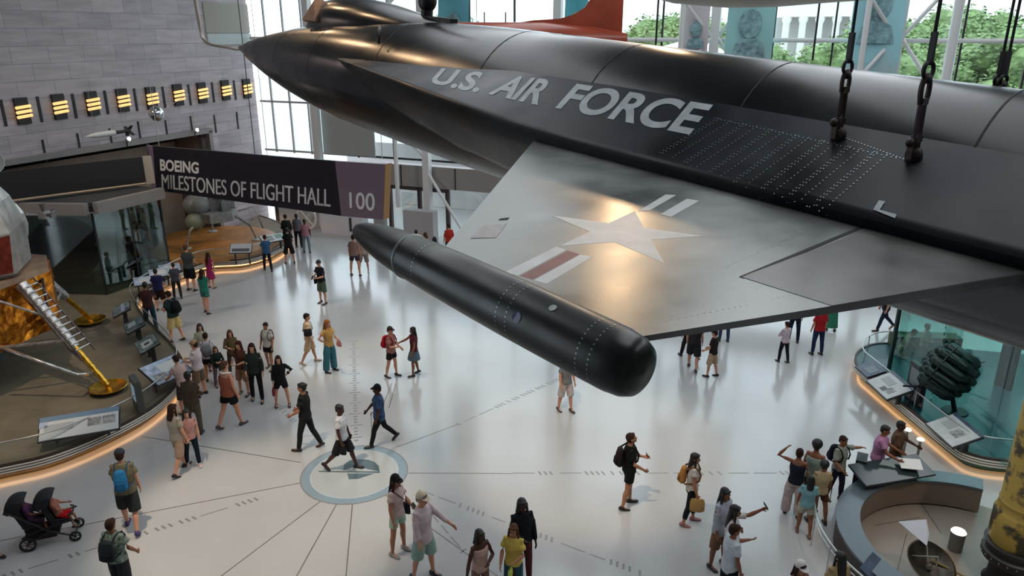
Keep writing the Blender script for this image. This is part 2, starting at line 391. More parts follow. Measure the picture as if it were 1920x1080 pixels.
tag(obj('wheel_frame', b, white_m, loc=fac(t, 0, 1.3), rz=-HALL, smooth='auto'), 'white spoked wheel standing left of the white counter', 'wheel')
b = bm_new(); box(b, (0, 0, .9), (1.6, .5, 1.8)); tag(obj('kiosk', b, mat('kiosk_grey', (.42, .40, .40), rough=.5), loc=fac(fac_t(818, .9), 0, 1.6), rz=-HALL), 'pale information kiosk beside the entrance struts', 'kiosk')
# lobby wall seen through the lower glazing
b = bm_new(); box(b, (18, 6.5, 1.8), (34, .3, 3.6)); struct('wall_lobby', b, mat('pale_lobby', (.74, .70, .70), rough=.6), loc=CW, rz=-HALL)
b = bm_new(); box(b, (20, 3.4, -.12), (44, 8, .2)); struct('floor_lobby', b, mat('pale_paving', (.68, .66, .66), rough=.5), loc=CW, rz=-HALL)
for j, (x, w, h) in enumerate(((786, .5, 2.0), (1000, .4, 1.8))):
    pass
# ------------------------------------------------------------------ printed banners hanging by the columns
def banner(x, w, z0, z1, top, bot, label, head=True, off=.9):
    t = fac_t(x); th = thing('portrait_banner', label, 'banner', fac(t, z0, off), -HALL, 'tall banners along the glass front')
    m = bpy.data.materials.new('banner_print'); m.use_nodes = True; nt = m.node_tree; pb = nt.nodes['Principled BSDF']; pb.inputs['Roughness'].default_value = .7
    tc = nt.nodes.new('ShaderNodeTexCoord'); sp = nt.nodes.new('ShaderNodeSeparateXYZ'); rp = nt.nodes.new('ShaderNodeValToRGB'); no = nt.nodes.new('ShaderNodeTexNoise'); no.inputs['Scale'].default_value = 2.2
    ad = nt.nodes.new('ShaderNodeMath'); ad.operation = 'MULTIPLY_ADD'; ad.inputs[1].default_value = .35; 
    nt.links.new(tc.outputs['Generated'], sp.inputs[0]); nt.links.new(no.outputs['Fac'], ad.inputs[0]); nt.links.new(sp.outputs['Z'], ad.inputs[2])
    nt.links.new(ad.outputs[0], rp.inputs['Fac']); nt.links.new(rp.outputs['Color'], pb.inputs['Base Color'])
    e = rp.color_ramp.elements; e[0].position = .22; e[0].color = bot + (1,); e[1].position = .55; e[1].color = top + (1,)
    b = bm_new(); N = 14
    g = [[b.verts.new((-w / 2 + w * i / 6, .05 * math.sin(j * .9 + i), (z1 - z0) * j / N)) for i in range(7)] for j in range(N + 1)]
    for j in range(N):
        for i in range(6): b.faces.new((g[j][i], g[j][i + 1], g[j + 1][i + 1], g[j + 1][i]))
    obj('cloth', b, m, th, smooth=True)
    b = bm_new(); rod(b, (-w / 2 - .1, 0, z1 - z0), (w / 2 + .1, 0, z1 - z0), .03); obj('hanging_rod', b, dark_m, th)
    if head:
        b = bm_new(); hz = head; pts = []
        for k in range(26):
            a = 2 * math.pi * k / 26; pts.append(Vector((math.cos(a) * w * .23, -.075, hz + math.sin(a) * w * .30)))
        pts2 = [Vector((-w * .36, -.075, hz - w * .75)), Vector((w * .36, -.075, hz - w * .75)), Vector((w * .28, -.075, hz - w * .42)), Vector((w * .10, -.075, hz - w * .30)), Vector((-w * .10, -.075, hz - w * .30)), Vector((-w * .28, -.075, hz - w * .42))]
        slab(b, pts, .005); slab(b, [p + Vector((0, .004, 0)) for p in pts2], .004); obj('portrait_print', b, mat('portrait_ink', (.20, .34, .37), rough=.7, var=.5, scale=6), th)
teal, pale, pink = (.22, .52, .56), (.52, .60, .60), (.52, .40, .38)
banner(868, 1.5, 7.6, 14.5, (.16, .50, .60), (.42, .62, .66), 'teal portrait banner behind the mast bracket, leftmost of the tall banners', 2.55)
banner(1092, 1.0, 7.6, 14.5, (.10, .42, .50), (.4, .58, .6), 'dark teal banner half hidden by the red tail fin', 2.7)
banner(1312, .95, 7.4, 13.4, (.58, .56, .58), pink, 'narrow pale banner left of a white truss column', 2.5)
banner(1410, 1.75, 7.0, 13.4, (.30, .58, .58), (.50, .55, .52), 'broad teal portrait banner between truss column and distant colonnade', 3.1)
banner(1640, 1.72, 6.6, 13.4, (.34, .64, .70), pink, 'pale blue portrait banner fading to pink, right of the distant colonnade', 4.1)
# ------------------------------------------------------------------ inlay in the floor
blue_in = mat('blue_inlay', (.27, .35, .40), rough=.2); dkin = mat('slate_inlay', (.10, .145, .16), rough=.2); lightin = mat('pale_inlay', (.48, .50, .49), rough=.2); brass = mat('bronze_inlay', (.20, .17, .14), rough=.35, metal=.3); greyin = mat('grey_inlay', (.24, .24, .23), rough=.3)
CE = G(665, 887); CRD = 1.235
emb = thing('floor_emblem', 'round blue inlaid emblem in the floor under the walking man', 'emblem', (CE.x, CE.y, 0))
def ringm(r0, r1, z, m, name):
    b = bm_new(); lathe(b, [(r0, .0005), (r0, z), (r1, z), (r1, .0005)], 72); obj(name, b, m, emb)
ringm(1.215, 1.245, .0035, greyin, 'rim'); ringm(1.02, 1.215, .003, blue_in, 'blue_ring'); ringm(.99, 1.02, .003, mat('pale_blue_inlay', (.5, .58, .62), rough=.2), 'inner_ring')
b = bm_new(); lathe(b, [(.001, .002), (.99, .002)], 72); obj('pale_disc', b, lightin, emb)
def emb_poly(pts, m, name, z=.004):
    b = bm_new(); v = [];
    for p in pts: g = G(*p); v.append(Vector((g.x - CE.x, g.y - CE.y, z)))
    slab(b, v[::-1] if (v[1] - v[0]).cross(v[-1] - v[0]).z < 0 else v, .0015); obj(name, b, m, emb)
emb_poly([(643, 882), (646, 870), (655, 864), (672, 861), (690, 862), (702, 866), (710, 874), (712, 884), (690, 880), (672, 874), (662, 876), (652, 882)], dkin, 'dark_wing_shape')
emb_poly([(597, 883), (712, 884), (712, 887), (598, 885)], dkin, 'thin_line_shape')
emb_poly([(651, 888), (702, 888), (672, 898), (654, 899)], dkin, 'small_wing_shape')
lines = thing('floor_dial_lines', 'bronze lines radiating across the floor from the round emblem', 'floor inlay', (CE.x, CE.y, 0))
def fline(p, q, w, m, b, z=.0025):
    p, q = Vector((p.x, p.y, 0)), Vector((q.x, q.y, 0)); d = (q - p).normalized(); n = Vector((-d.y, d.x, 0)) * w / 2; o = Vector((CE.x, CE.y, -z))
    slab(b, [p + n - o, p - n - o, q - n - o, q + n - o], .0012)
for p, q in [((563, 867), (265, 818)), ((566, 905), (-30, 1020)), ((605, 937), (395, 1095)), ((633, 942), (548, 1095)), ((661, 943), (647, 1100)), ((766, 887), (960, 888)), ((745, 838), (860, 795)), ((718, 925), (960, 1100)), ((735, 718), (718, 760)), ((742, 720), (729, 765))]:
    b = bm_new(); fline(G(*p), G(*q), .022, brass, b); obj('radial_line', b, brass, lines)
def dashes(p, q, n, ticks, nm):
    b = bm_new(); P, Q = G(*p), G(*q); d = (Q - P); L = d.length; d.normalize(); nn = Vector((-d.y, d.x, 0)); rnd = random.Random(nm); s = 0.0
    while s < L:
        if rnd.random() < .45:
            l = .28 + .3 * rnd.random(); fline(P + d * s, P + d * min(L, s + l), .028, greyin, b); s += l + .12
        else:
            for k in range(rnd.choice((1, 2, 3, 4))):
                c = P + d * s; fline(c - nn * .075 + d * .03, c + nn * .075 - d * .03, .045, greyin, b); s += .13
            s += .08
    o = obj('code_row', b, greyin, lines)
for i, (p, q) in enumerate([((480, 936), (15, 1078)), ((960, 887), (1520, 887)), ((860, 795), (1060, 705)), ((785, 918), (1210, 1078)), ((810, 965), (905, 1075)), ((520, 760), (563, 800))]): dashes(p, q, 0, 0, i)
b = bm_new(); P, Q = G(663, 640), G(668, 832); d = (Q - P); L = d.length; d.normalize(); nn = Vector((-d.y, d.x, 0)); s = 0; i = 0
while s < L:
    c = P + d * s; w = .16 if i % 4 == 0 else .05; fline(c - nn * w, c + nn * w, .03 if i % 4 == 0 else .06, greyin, b); s += .16; i += 1
obj('code_row', b, greyin, lines)
fline
b = bm_new(); fline(G(667, 832), G(668, 836), .02, greyin, b); b.free()
# ================================================================== outside the glass front
b = bm_new(); box(b, (20, 95, -.5), (240, 180, .6)); struct('floor_outside', b, mat('street_paving', (.55, .54, .52), rough=.7, var=.15, scale=.3), loc=CW + Vector((0, 0, -.35)), rz=-HALL)
leaf = mat('summer_leaves', (.16, .27, .09), rough=.55, var=.45, scale=1.2, color2=(.30, .44, .17))
bark = mat('tree_bark', (.12, .09, .07), rough=.8)
def leaf_mesh(seed, n=5200):
    rnd = random.Random(seed); b = bm_new(); cl = []
    for i in range(22):
        a = rnd.random() * 6.283; r = 2.7 * rnd.random() ** .6; z = rnd.uniform(-1.9, 2.5)
        cl.append((Vector((r * math.cos(a) * (1 - abs(z) / 5), r * math.sin(a) * (1 - abs(z) / 5), z)), rnd.uniform(.8, 1.5)))
    for i in range(n):
        c, r = cl[i % 22]; v = Vector((rnd.gauss(0, 1), rnd.gauss(0, 1), rnd.gauss(0, 1))).normalized() * r * (.75 + .3 * rnd.random()); p = c + v
        d = (v.normalized() + Vector((rnd.gauss(0, .6), rnd.gauss(0, .6), rnd.gauss(0, .6) + .4))).normalized(); a, e, _ = frame_of(d); s = rnd.uniform(.10, .19)
        b.faces.new([b.verts.new(p + a * s), b.verts.new(p + e * s * .6), b.verts.new(p - a * s), b.verts.new(p - e * s * .6)])
    for c, r in cl: ell(b, c, (r * .72, r * .72, r * .72), 8, 6)
    me = bpy.data.meshes.new('foliage'); b.to_mesh(me); b.free(); me.materials.append(leaf); return me
LM_ = [leaf_mesh(i) for i in range(3)]
b = bm_new(); tube(b, [(0, 0, 0), (.05, 0, 3), (0, .05, 7)], [.32, .22, .12], 8); trunk_me = bpy.data.meshes.new('trunk'); b.to_mesh(trunk_me); b.free(); trunk_me.materials.append(bark)
TREES = [(940, 26, 9.5, 'round tree outside, seen between the mast bracket and the red tail'), (990, 42, 10, 'tree farther back outside, left of the red tail fin'), (760, 36, 9.5, 'tree outside showing above the canopy, far left of the row'), (850, 54, 11, 'tall tree outside behind the leftmost teal banner'),
         (1205, 30, 9.6, 'tree outside, just right of the red tail fin'), (1275, 42, 9.4, 'tree outside behind the white tent roof'), (1240, 56, 11.2, 'far tree above the white tent roof'), (1340, 66, 11.0, 'far tree between the narrow banner and the truss column'), (1465, 44, 8.4, 'low tree outside, left of the colonnade'), (1560, 34, 8.7, 'low tree outside in front of the colonnade, at its right end'), (1590, 50, 9.6, 'tree outside, between colonnade and pale blue banner'),
         (1700, 22, 9.2, 'tree outside behind the crossed braces'), (1745, 44, 10.2, 'bushy tree outside left of the round white column'), (1820, 32, 9.4, 'bushy tree outside, right of the round white column'), (1880, 25, 9.8, 'bushy tree outside between the two right hand cables'), (1930, 42, 9.2, 'bushy tree outside at the right edge of the photo'), (1850, 55, 11.5, 'tall tree farther back at upper right, under the far roof'), (1785, 66, 11.8, 'tall far tree behind the round white column'), (1655, 60, 11.0, 'far tree hidden mostly by the pale blue banner')]
for i, (x, off, h, lab) in enumerate(TREES):
    t = fac_t(x); g = fac(t, 0, 0); dr = Vector((g.x, g.y, 0)).normalized(); p = g + dr * off
    th = thing('tree', 'leafy green ' + lab, 'tree', (p.x, p.y, -.35), i * 1.3, 'trees outside the glass front')
    sc = (h + .35) / 9.4
    f = bpy.data.objects.new('foliage', LM_[i % 3]); COL.objects.link(f); f.parent = th; f.location = (0, 0, 6.1 * sc); f.scale = (1.15 * sc, 1.15 * sc, 1.1 * sc)
    k = bpy.data.objects.new('trunk', trunk_me); COL.objects.link(k); k.parent = th; k.scale = (sc, sc, sc)
limestone = mat('white_limestone', (.78, .77, .74), rough=.7)
def out_pt(x, dist): g = fac(fac_t(x), 0, 0); d = Vector((g.x, g.y, 0)).normalized(); return g + d * dist
p = out_pt(1535, 78); th = thing('colonnade_building', 'white columned stone building far outside, right of the teal banner', 'building', (p.x, p.y, -.35), -HALL)
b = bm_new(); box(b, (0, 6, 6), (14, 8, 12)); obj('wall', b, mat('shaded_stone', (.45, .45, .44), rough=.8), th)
b = bm_new(); box(b, (0, 0, 13.0), (9.6, 4.2, 2.0)); box(b, (0, 0, 14.3), (10.4, 4.8, .5)); obj('entablature', b, limestone, th)
b = bm_new(); prism(b, [(-5.2, -2.3), (5.2, -2.3), (5.2, 2.3), (-5.2, 2.3)], 14.5, 14.7); v = [b.verts.new(q) for q in ((-5.2, -2.3, 14.7), (5.2, -2.3, 14.7), (0, -2.3, 16.6), (-5.2, 2.3, 14.7), (5.2, 2.3, 14.7), (0, 2.3, 16.6))]
for f in ((0, 1, 2), (5, 4, 3), (0, 2, 5, 3), (2, 1, 4, 5)): b.faces.new([v[k] for k in f])
obj('pediment', b, limestone, th)
for k in range(5):
    b = bm_new(); lathe(b, [(.62, 0), (.62, .4), (.5, .5), (.43, 11.2), (.6, 11.6), (.6, 12)], 16, c=(-4 + 2 * k, -1.6, 0)); obj('stone_column', b, limestone, th, smooth='auto')
b = bm_new(); box(b, (0, -1, .3), (12, 5, .9)); obj('plinth', b, limestone, th)
p = out_pt(1850, 125); b = bm_new(); box(b, (0, 0, 15), (70, 10, 30)); o = tag(obj('long_building', b, limestone, loc=(p.x, p.y, -.3), rz=-HALL), 'long pale building far outside, above the trees at upper right', 'building')
b = bm_new(); box(b, (0, -5.2, 24), (70.5, .8, .9)); obj('cornice', b, limestone, o)
p = out_pt(1262, 18); th = thing('white_tent', 'white pointed tent roof outside, left of the narrow pale banner', 'tent', (p.x, p.y, -.35), -HALL)
b = bm_new(); a = [b.verts.new(q) for q in ((-4.5, -3.5, 8.1), (4.5, -3.5, 8.1), (4.5, 3.5, 8.1), (-4.5, 3.5, 8.1))]; tip = b.verts.new((1.6, 0, 9.9)); lo = [b.verts.new(v.co + Vector((0, 0, -.6))) for v in a]
for k in range(4): b.faces.new((a[k], a[(k + 1) % 4], tip)); b.faces.new((lo[k], lo[(k + 1) % 4], a[(k + 1) % 4], a[k]))
obj('tent_roof', b, mat('white_canvas', (.80, .80, .80), rough=.7), th)
for sx, sy in ((-4.4, -3.4), (4.4, -3.4), (4.4, 3.4), (-4.4, 3.4)):
    b = bm_new(); rod(b, (sx, sy, 0), (sx, sy, 7.6), .08); obj('tent_pole', b, white_m, th)
# ================================================================== the suspended rocket plane
from mathutils.bvhtree import BVHTree
def _rot(h, t, r):
    return Matrix.Rotation(h, 3, 'Z') @ Matrix.Rotation(t, 3, 'Y') @ Matrix.Rotation(r, 3, 'X')
PM = _rot(-0.84, 0.079, -0.045); PT = Vector((-4.227, 12.218, 9.564))
plane = thing('rocket_plane', 'black rocket plane with white star wing hanging across the hall', 'aircraft', PT, rot=PM.to_euler())
def lray(x, y): return PM.transposed() @ (CAM - PT), PM.transposed() @ ray(x, y)
def lplane(x, y, n, d0):
    o, d = lray(x, y); n = Vector(n); return o + d * ((d0 - n.dot(o)) / n.dot(d))
WK = (-.056 - .025) / (3.197 - 1.12)
def wing_z(y): return .025 + WK * (-y - 1.12)
def onwing(x, y): return lplane(x, y, (0, WK, 1.0), .025 - 1.12 * WK)
skin = mat('black_metal_skin', (.009, .012, .014), rough=.24, metal=0.0, var=.35, scale=1.1, rvar=.09, spec=.42, detail=7)
skin_tunnel = mat('dark_painted_skin', (.012, .016, .020), rough=.34, metal=0.0, var=.45, scale=1.6, rvar=.12, spec=.28, detail=8)
wing_m = mat('worn_wing_metal', (.20, .215, .205), rough=.33, metal=.55, var=.45, scale=2.0, rvar=.09, detail=9, stretch=(1.0, .6, 1.0), color2=(.33, .345, .33))
flap_m = mat('worn_flap_metal', (.11, .118, .114), rough=.36, metal=.55, var=.3, scale=2.2, rvar=.07, detail=8, color2=(.17, .165, .155))
white_p = mat('faded_white_paint', (.62, .63, .62), rough=.42, var=.10, scale=9, detail=8)
grey_p = mat('faded_grey_lettering', (.36, .39, .40), rough=.45, var=.18, scale=10, detail=8)
red_p = mat('faded_red_paint', (.20, .055, .055), rough=.45, var=.3, scale=12)
seam = mat('dark_seam', (.004, .005, .005), rough=.7)
copper = mat('copper_frame', (.55, .36, .26), rough=.30, metal=.8, var=.2, scale=20)
pod_m = mat('dark_green_pod_paint', (.010, .015, .013), rough=.35, var=.35, scale=5, spec=.5, rvar=.08)
rivet_m = mat('bare_rivet', (.30, .33, .33), rough=.35, metal=.6)
def interp(tab, x):
    if x <= tab[0][0]: return tab[0][1]
    for (a, b), (c, d) in zip(tab, tab[1:]):
        if x <= c:
            t = (x - a) / (c - a); return b + (d - b) * t
    return tab[-1][1]
RAD = [(0, .028), (.15, .07), (.4, .14), (.75, .215), (1.2, .305), (1.6, .375), (2.0, .445), (2.4, .505), (3.0, .59), (3.6, .655), (4.3, .705), (5, .74), (6.2, .769), (13.5, .769), (15.2, .70)]
def BZ(x): return 1 - .17 * min(1, max(0, (x - 1.5) / 3))
b = bm_new()
xs = [0, .08, .15, .27, .4, .57, .75, 1, 1.2, 1.4, 1.6, 1.8, 2, 2.2, 2.4, 2.7, 3, 3.3, 3.6, 4, 4.3, 4.7, 5, 5.5, 6.2] + [6.2 + .6 * i for i in range(1, 16)]
prev = None; NR = 56
for x in xs:
    r = interp(RAD, x)
    ring = [b.verts.new((x, r * math.cos(2 * math.pi * k / NR), r * math.sin(2 * math.pi * k / NR) * (1 if k <= NR // 2 else BZ(x)))) for k in range(NR)]
    if prev:
        for k in range(NR): b.faces.new((prev[k], prev[(k + 1) % NR], ring[(k + 1) % NR], ring[k]))
    else: b.faces.new(ring[::-1])
    prev = ring
b.faces.new(prev)
fus = obj('fuselage', b, skin, plane, smooth='auto')
b = bm_new()                                            # panel joints round the body
for x in (1.05, 2.1, 3.35, 4.9, 6.6, 7.9, 9.2, 10.6):
    r = interp(RAD, x) + .0015
    lathe(b, [(r, -.006), (r + .001, 0), (r, .006)], 56, c=(x, 0, 0), M=Matrix.Rotation(math.pi / 2, 3, 'Y'), arc=(math.pi / 2, math.pi * 1.5))
obj('panel_joint', b, seam, plane, smooth=True)
b = bm_new()                                            # rounded ball on the tip and the boom
ell(b, (.02, 0, 0), (.05, .045, .045))
obj('nose_ball', b, mat('tan_nose_metal', (.22, .16, .13), rough=.3, metal=.6), plane, smooth=True)
b = bm_new()
CAN = [(2.28, .50, .10), (2.42, .62, .17), (2.62, .76, .235), (2.85, .85, .28), (3.2, .895, .315), (3.7, .905, .33), (4.2, .87, .32), (4.7, .81, .27), (5.2, .765, .18), (5.6, .74, .06)]
prev = None
for x, zt, w in CAN:
    zc = interp(RAD, x) * .72; ring = []
    for k in range(17):
        t = math.pi * k / 16; ring.append(b.verts.new((x, -w * math.cos(t) * (1 if abs(math.cos(t)) < .97 else 1.0), zc + (zt - zc) * math.sin(t) ** .75)))
    if prev:
        for k in range(16): b.faces.new((prev[k], prev[k + 1], ring[k + 1], ring[k]))
    else: b.faces.new(ring)
    prev = ring
b.faces.new(prev[::-1])
canopy = obj('canopy', b, skin, plane, smooth='auto')
# windshield: two raised copper framed panes meeting at the centre line
for s in (-1, 1):
    b = bm_new()
    q = [Vector((2.60, s * .25, .557)), Vector((2.74, s * .15, .81)), Vector((2.955, s * .15, .82)), Vector((3.0, s * .285, .565))]
    if s > 0: q = q[::-1]
    slab(b, q, .05)
    w = obj('windshield', b, copper, plane)
    c = sum(q, Vector()) / 4; n = (q[1] - q[0]).cross(q[3] - q[0]).normalized()
    b = bm_new(); slab(b, [c + (p - c) * .76 + n * .004 for p in q], .01)
    obj('windshield_pane', b, mat('tan_windshield_glass', (.22, .17, .13), rough=.08, spec=.8), w)
# side tunnels
YE = [(4.2, -.70), (4.35, -.76), (4.8, -.88), (5.4, -1.0), (6.2, -1.07), (7, -1.1), (14.5, -1.1)]
ZE = [(4.2, .262), (5, .262), (5.6, .245), (6.5, .19), (7.2, .145), (7.8, .105), (14.5, .10)]
CR = [(4.2, (-.705, .27)), (4.7, (-.71, .30)), (5.9, (-.677, .365)), (7, (-.622, .452)), (8.4, (-.605, .475)), (14.5, (-.597, .487))]
def crease(x):
    return interp([(a, c[0]) for a, c in CR], x), interp([(a, c[1]) for a, c in CR], x)
for s in (1, -1):
    b = bm_new(); prev = None
    for x in [4.2, 4.35, 4.6, 4.9, 5.3, 5.8, 6.4, 7, 7.6, 8.2, 8.9, 9.6, 10.4, 11.2, 12.2, 13.4, 14.5]:
        cy, cz = crease(x); ye, ze = interp(YE, x), interp(ZE, x); k = min(1, (x - 4.2) / 2.6); h = .10 * k + .01
        lowz = .25 - .70 * k ** .8; rr_ = interp(RAD, x); lowy = -max(.45, math.sqrt(max(.01, rr_ ** 2 - min(lowz / BZ(x), 0) ** 2)) - .02)
        pr = [(cy + .06, cz - .06), (cy, cz), (cy * .5 + ye * .5, (cz + ze) / 2), (ye + .035 * k, ze + .028 * k), (ye + .008 * k, ze + .008 * k), (ye, ze - .02 * k), (ye + .012 * k, ze - .045 * k), (ye + .04 * k, ze - .13 * k), (ye * .75 + lowy * .25 + .02 * k, ze * .6 + lowz * .4), (ye * .3 + lowy * .7, ze * .22 + lowz * .78 - .01 * k), (lowy, lowz), (lowy + .1, lowz - .01)]
        ring = [b.verts.new((x, y * s, z)) for y, z in pr]
        if prev:
            for i in range(len(pr) - 1): b.faces.new((prev[i], prev[i + 1], ring[i + 1], ring[i]))
        prev = ring
    bmesh.ops.recalc_face_normals(b, faces=b.faces[:])
    if s == 1: TB = BVHTree.FromBMesh(b)
    obj('side_tunnel', b, skin_tunnel, plane, smooth='auto')
# wings
LE0, LE1 = Vector((7.52, -.72, 0)), Vector((9.43, -3.165, 0)); TE1, TE2, TE0 = Vector((10.46, -3.24, 0)), Vector((10.74, -2.33, 0)), Vector((11.22, -.72, 0))
def wing(s):
    b = bm_new(); prev = None
    for i in range(15):
        t = i / 14; le = LE0.lerp(LE1, t); y = le.y
        te = TE0.lerp(TE2, t / .65) if t < .65 else TE2.lerp(TE1, (t - .65) / .35)
        z = wing_z(y); th = .13 * (1 - .62 * t); ring = []
        prof = [(0, 0, 0), (.0, -.012, 0), (.12, -.4 * th, 0), (.5, -th, 0), (.85, -.8 * th, 0), (1, -.42 * th, 0), (1, 0, 0), (.75, 0, 0), (.5, 0, 0), (.25, 0, 0), (.04, -.001, 0)]
        for u, dz, _ in prof:
            ring.append(b.verts.new((le.x + (te.x - le.x) * u, (le.y + (te.y - le.y) * u) * s, z + dz)))
        if prev:
            for k in range(len(ring)): b.faces.new((prev[k], prev[(k + 1) % len(ring)], ring[(k + 1) % len(ring)], ring[k]))
        else: b.faces.new(ring)
        prev = ring
    b.faces.new(prev[::-1])
    return obj('wing', b, wing_m, plane, smooth='auto')
wing(1); wing(-1)
def lift(p, h=.003): return Vector((p.x, p.y, p.z + h))
b = bm_new()
fl = [onwing(1390, 520), Vector((10.36, -.8, wing_z(-.8))), Vector((11.19, -.8, wing_z(-.8))), Vector((10.755, -2.28, wing_z(-2.28)))]
slab(b, [lift(p, .0015) for p in fl], .001); obj('flap', b, flap_m, plane)
b = bm_new()
def strip(bm, p, q, w, h=.0025):
    d = (q - p).normalized(); n = Vector((0, 0, 1)).cross(d).normalized() * w / 2
    slab(bm, [lift(p + n, h), lift(q + n, h), lift(q - n, h), lift(p - n, h)][::-1], .001)
strip(b, onwing(1390, 521), onwing(1645, 414), .022); strip(b, onwing(1640, 414), onwing(1930, 489), .035)
obj('flap_gap', b, seam, plane)
# markings on the wing
def patch(bm, pts, h=.0008): slab(bm, [lift(onwing(*p), h) for p in pts], .0006)
b = bm_new()
outer = [(1033, 404), (1190, 396), (1320, 443), (1246, 494), (1050, 461)]
O = [onwing(*p) for p in outer]
cen = sum(O, Vector()) / 5
inn = []
for i in range(5):                                     # inner corners: where the two star lines cross
    a, c = O[i], O[(i + 2) % 5]; d, e = O[(i + 1) % 5], O[(i + 4) % 5]
    x1, y1, x2, y2, x3, y3, x4, y4 = a.x, a.y, c.x, c.y, d.x, d.y, e.x, e.y
    den = (x1 - x2) * (y3 - y4) - (y1 - y2) * (x3 - x4)
    t = ((x1 - x3) * (y3 - y4) - (y1 - y3) * (x3 - x4)) / den
    p = a + (c - a) * t; inn.append(Vector((p.x, p.y, wing_z(p.y))))
pts = []
for i in range(5): pts += [O[i], inn[i]]
cv = b.verts.new(lift(cen, .0011)); pv = [b.verts.new(lift(p, .0011)) for p in pts]
for i in range(10): b.faces.new((cv, pv[i], pv[(i + 1) % 10]))
obj('star_insignia', b, white_p, plane)
for q in [[(1248, 365), (1268, 366), (1218, 395), (1197, 396)], [(1288, 373), (1311, 377), (1258, 407), (1238, 402)], [(1043, 463), (1062, 469), (972, 517), (946, 511)], [(1088, 478), (1111, 482), (1025, 532), (1001, 526)]]:
    b = bm_new(); patch(b, q); obj('insignia_bar', b, white_p, plane)
for q in [[(1064, 470), (1086, 477), (999, 525), (975, 518)]]:
    b = bm_new(); patch(b, q); obj('insignia_stripe', b, red_p, plane)
b = bm_new(); patch(b, [(905, 423), (950, 420), (930, 446), (882, 447)]); obj('wing_placard', b, mat('pale_placard', (.42, .40, .38), rough=.5, var=.15, scale=14), plane)
b = bm_new(); patch(b, [(1645, 376), (1660, 377), (1648, 392), (1680, 400), (1677, 406), (1636, 396)][:4], .0)
b.free()
b = bm_new(); patch(b, [(938, 410), (955, 408), (952, 412), (935, 413)]); obj('wing_vent', b, seam, plane); b = bm_new(); patch(b, [(1063, 588), (1082, 586), (1080, 588), (1064, 591)]); obj('wing_vent', b, seam, plane)
# lettering on the side tunnel
def snap(p, n, off=.0025):
    h = TB.ray_cast(p + n * .5, -n, 1.2)
    return (h[0] + h[1] * off * (1 if h[1].dot(n) > 0 else -1)) if h[0] else p
TN = Vector((0, -.577, .816)); TD = .735
def tunnel_pt(x, y): return lplane(x, y, TN, TD)
def tunnel_text(s, q, bold):
    q = [tunnel_pt(*p) for p in q]; bm = text_mesh(s, bold)
    bmesh.ops.triangulate(bm, faces=bm.faces[:]); 
    xs_ = [v.co.x for v in bm.verts]; ys_ = [v.co.y for v in bm.verts]; x0, x1, y0, y1 = min(xs_), max(xs_), min(ys_), max(ys_)
    for v in bm.verts: v.co = snap(bilinear(q, (v.co.x - x0) / (x1 - x0), 1 - (v.co.y - y0) / (y1 - y0)), TN)
    return obj('lettering', bm, grey_p, plane)
# each word sits on its own stretch of the painted line
for s, q in [('U.S.', [(826, 122), (921, 135), (896, 178), (806, 161)]), ('AIR', [(958, 140), (1043, 150), (1008, 197), (916, 179)]), ('FORCE', [(1082, 156), (1339, 197), (1292, 252), (1040, 202)])]:
    tunnel_text(s, q, .028)
b = bm_new()
for q in [[(1648, 374), (1660, 376), (1648, 393), (1637, 391)], [(1637, 391), (1648, 391), (1681, 400), (1678, 407)]]:
    slab(b, [snap(tunnel_pt(*p), TN, .005) for p in q], .002)
obj('corner_mark', b, grey_p, plane)
# rivet rows (surface pattern, one mesh)
b = bm_new()
def rivet(p, n, r=.0042, t=.0025):
    a, c, d = frame_of(n); ring = [b.verts.new(p + (a * math.cos(k * math.pi / 3) + c * math.sin(k * math.pi / 3)) * r + d * t) for k in range(6)]
    b.faces.new(ring)
def rivet_row(p, q, gap=.026):
    p, q = tunnel_pt(*p), tunnel_pt(*q); m = max(2, int((q - p).length / gap))
    for i in range(m + 1):
        w = p.lerp(q, i / m); rivet(snap(w, TN, .001), TN)
for i in range(14):
    x = 1345 + i * 24.5; y = 222 + i * 5.2
    rivet_row((x, y), (x - 108 - i * 1.5, y + 62 + i * 3.4))
    if i % 2 == 0: rivet_row((x + 5, y + 1), (x - 103 - i * 1.5, y + 63 + i * 3.4))
rivet_row((1340, 222), (1680, 296)); rivet_row((1560, 250), (1700, 300), .02)
def wing_row(p, q, gap=.03):
    p, q = onwing(*p), onwing(*q); m = max(2, int((q - p).length / gap))
    for i in range(m + 1): rivet(lift(p.lerp(q, i / m), .0005), Vector((0, 0, 1)), .003)
wing_row((1180, 292), (1625, 418)); wing_row((1420, 470), (1600, 398)); wing_row((1170, 618), (1400, 572)); wing_row((1420, 540), (1640, 440)); wing_row((1640, 440), (1890, 500)); wing_row((870, 472), (1130, 612)); wing_row((1450, 560), (1850, 470)); wing_row((1360, 500), (1560, 415))
rv = obj('rivet_rows', b, rivet_m, plane); rv['kind'] = 'stuff'
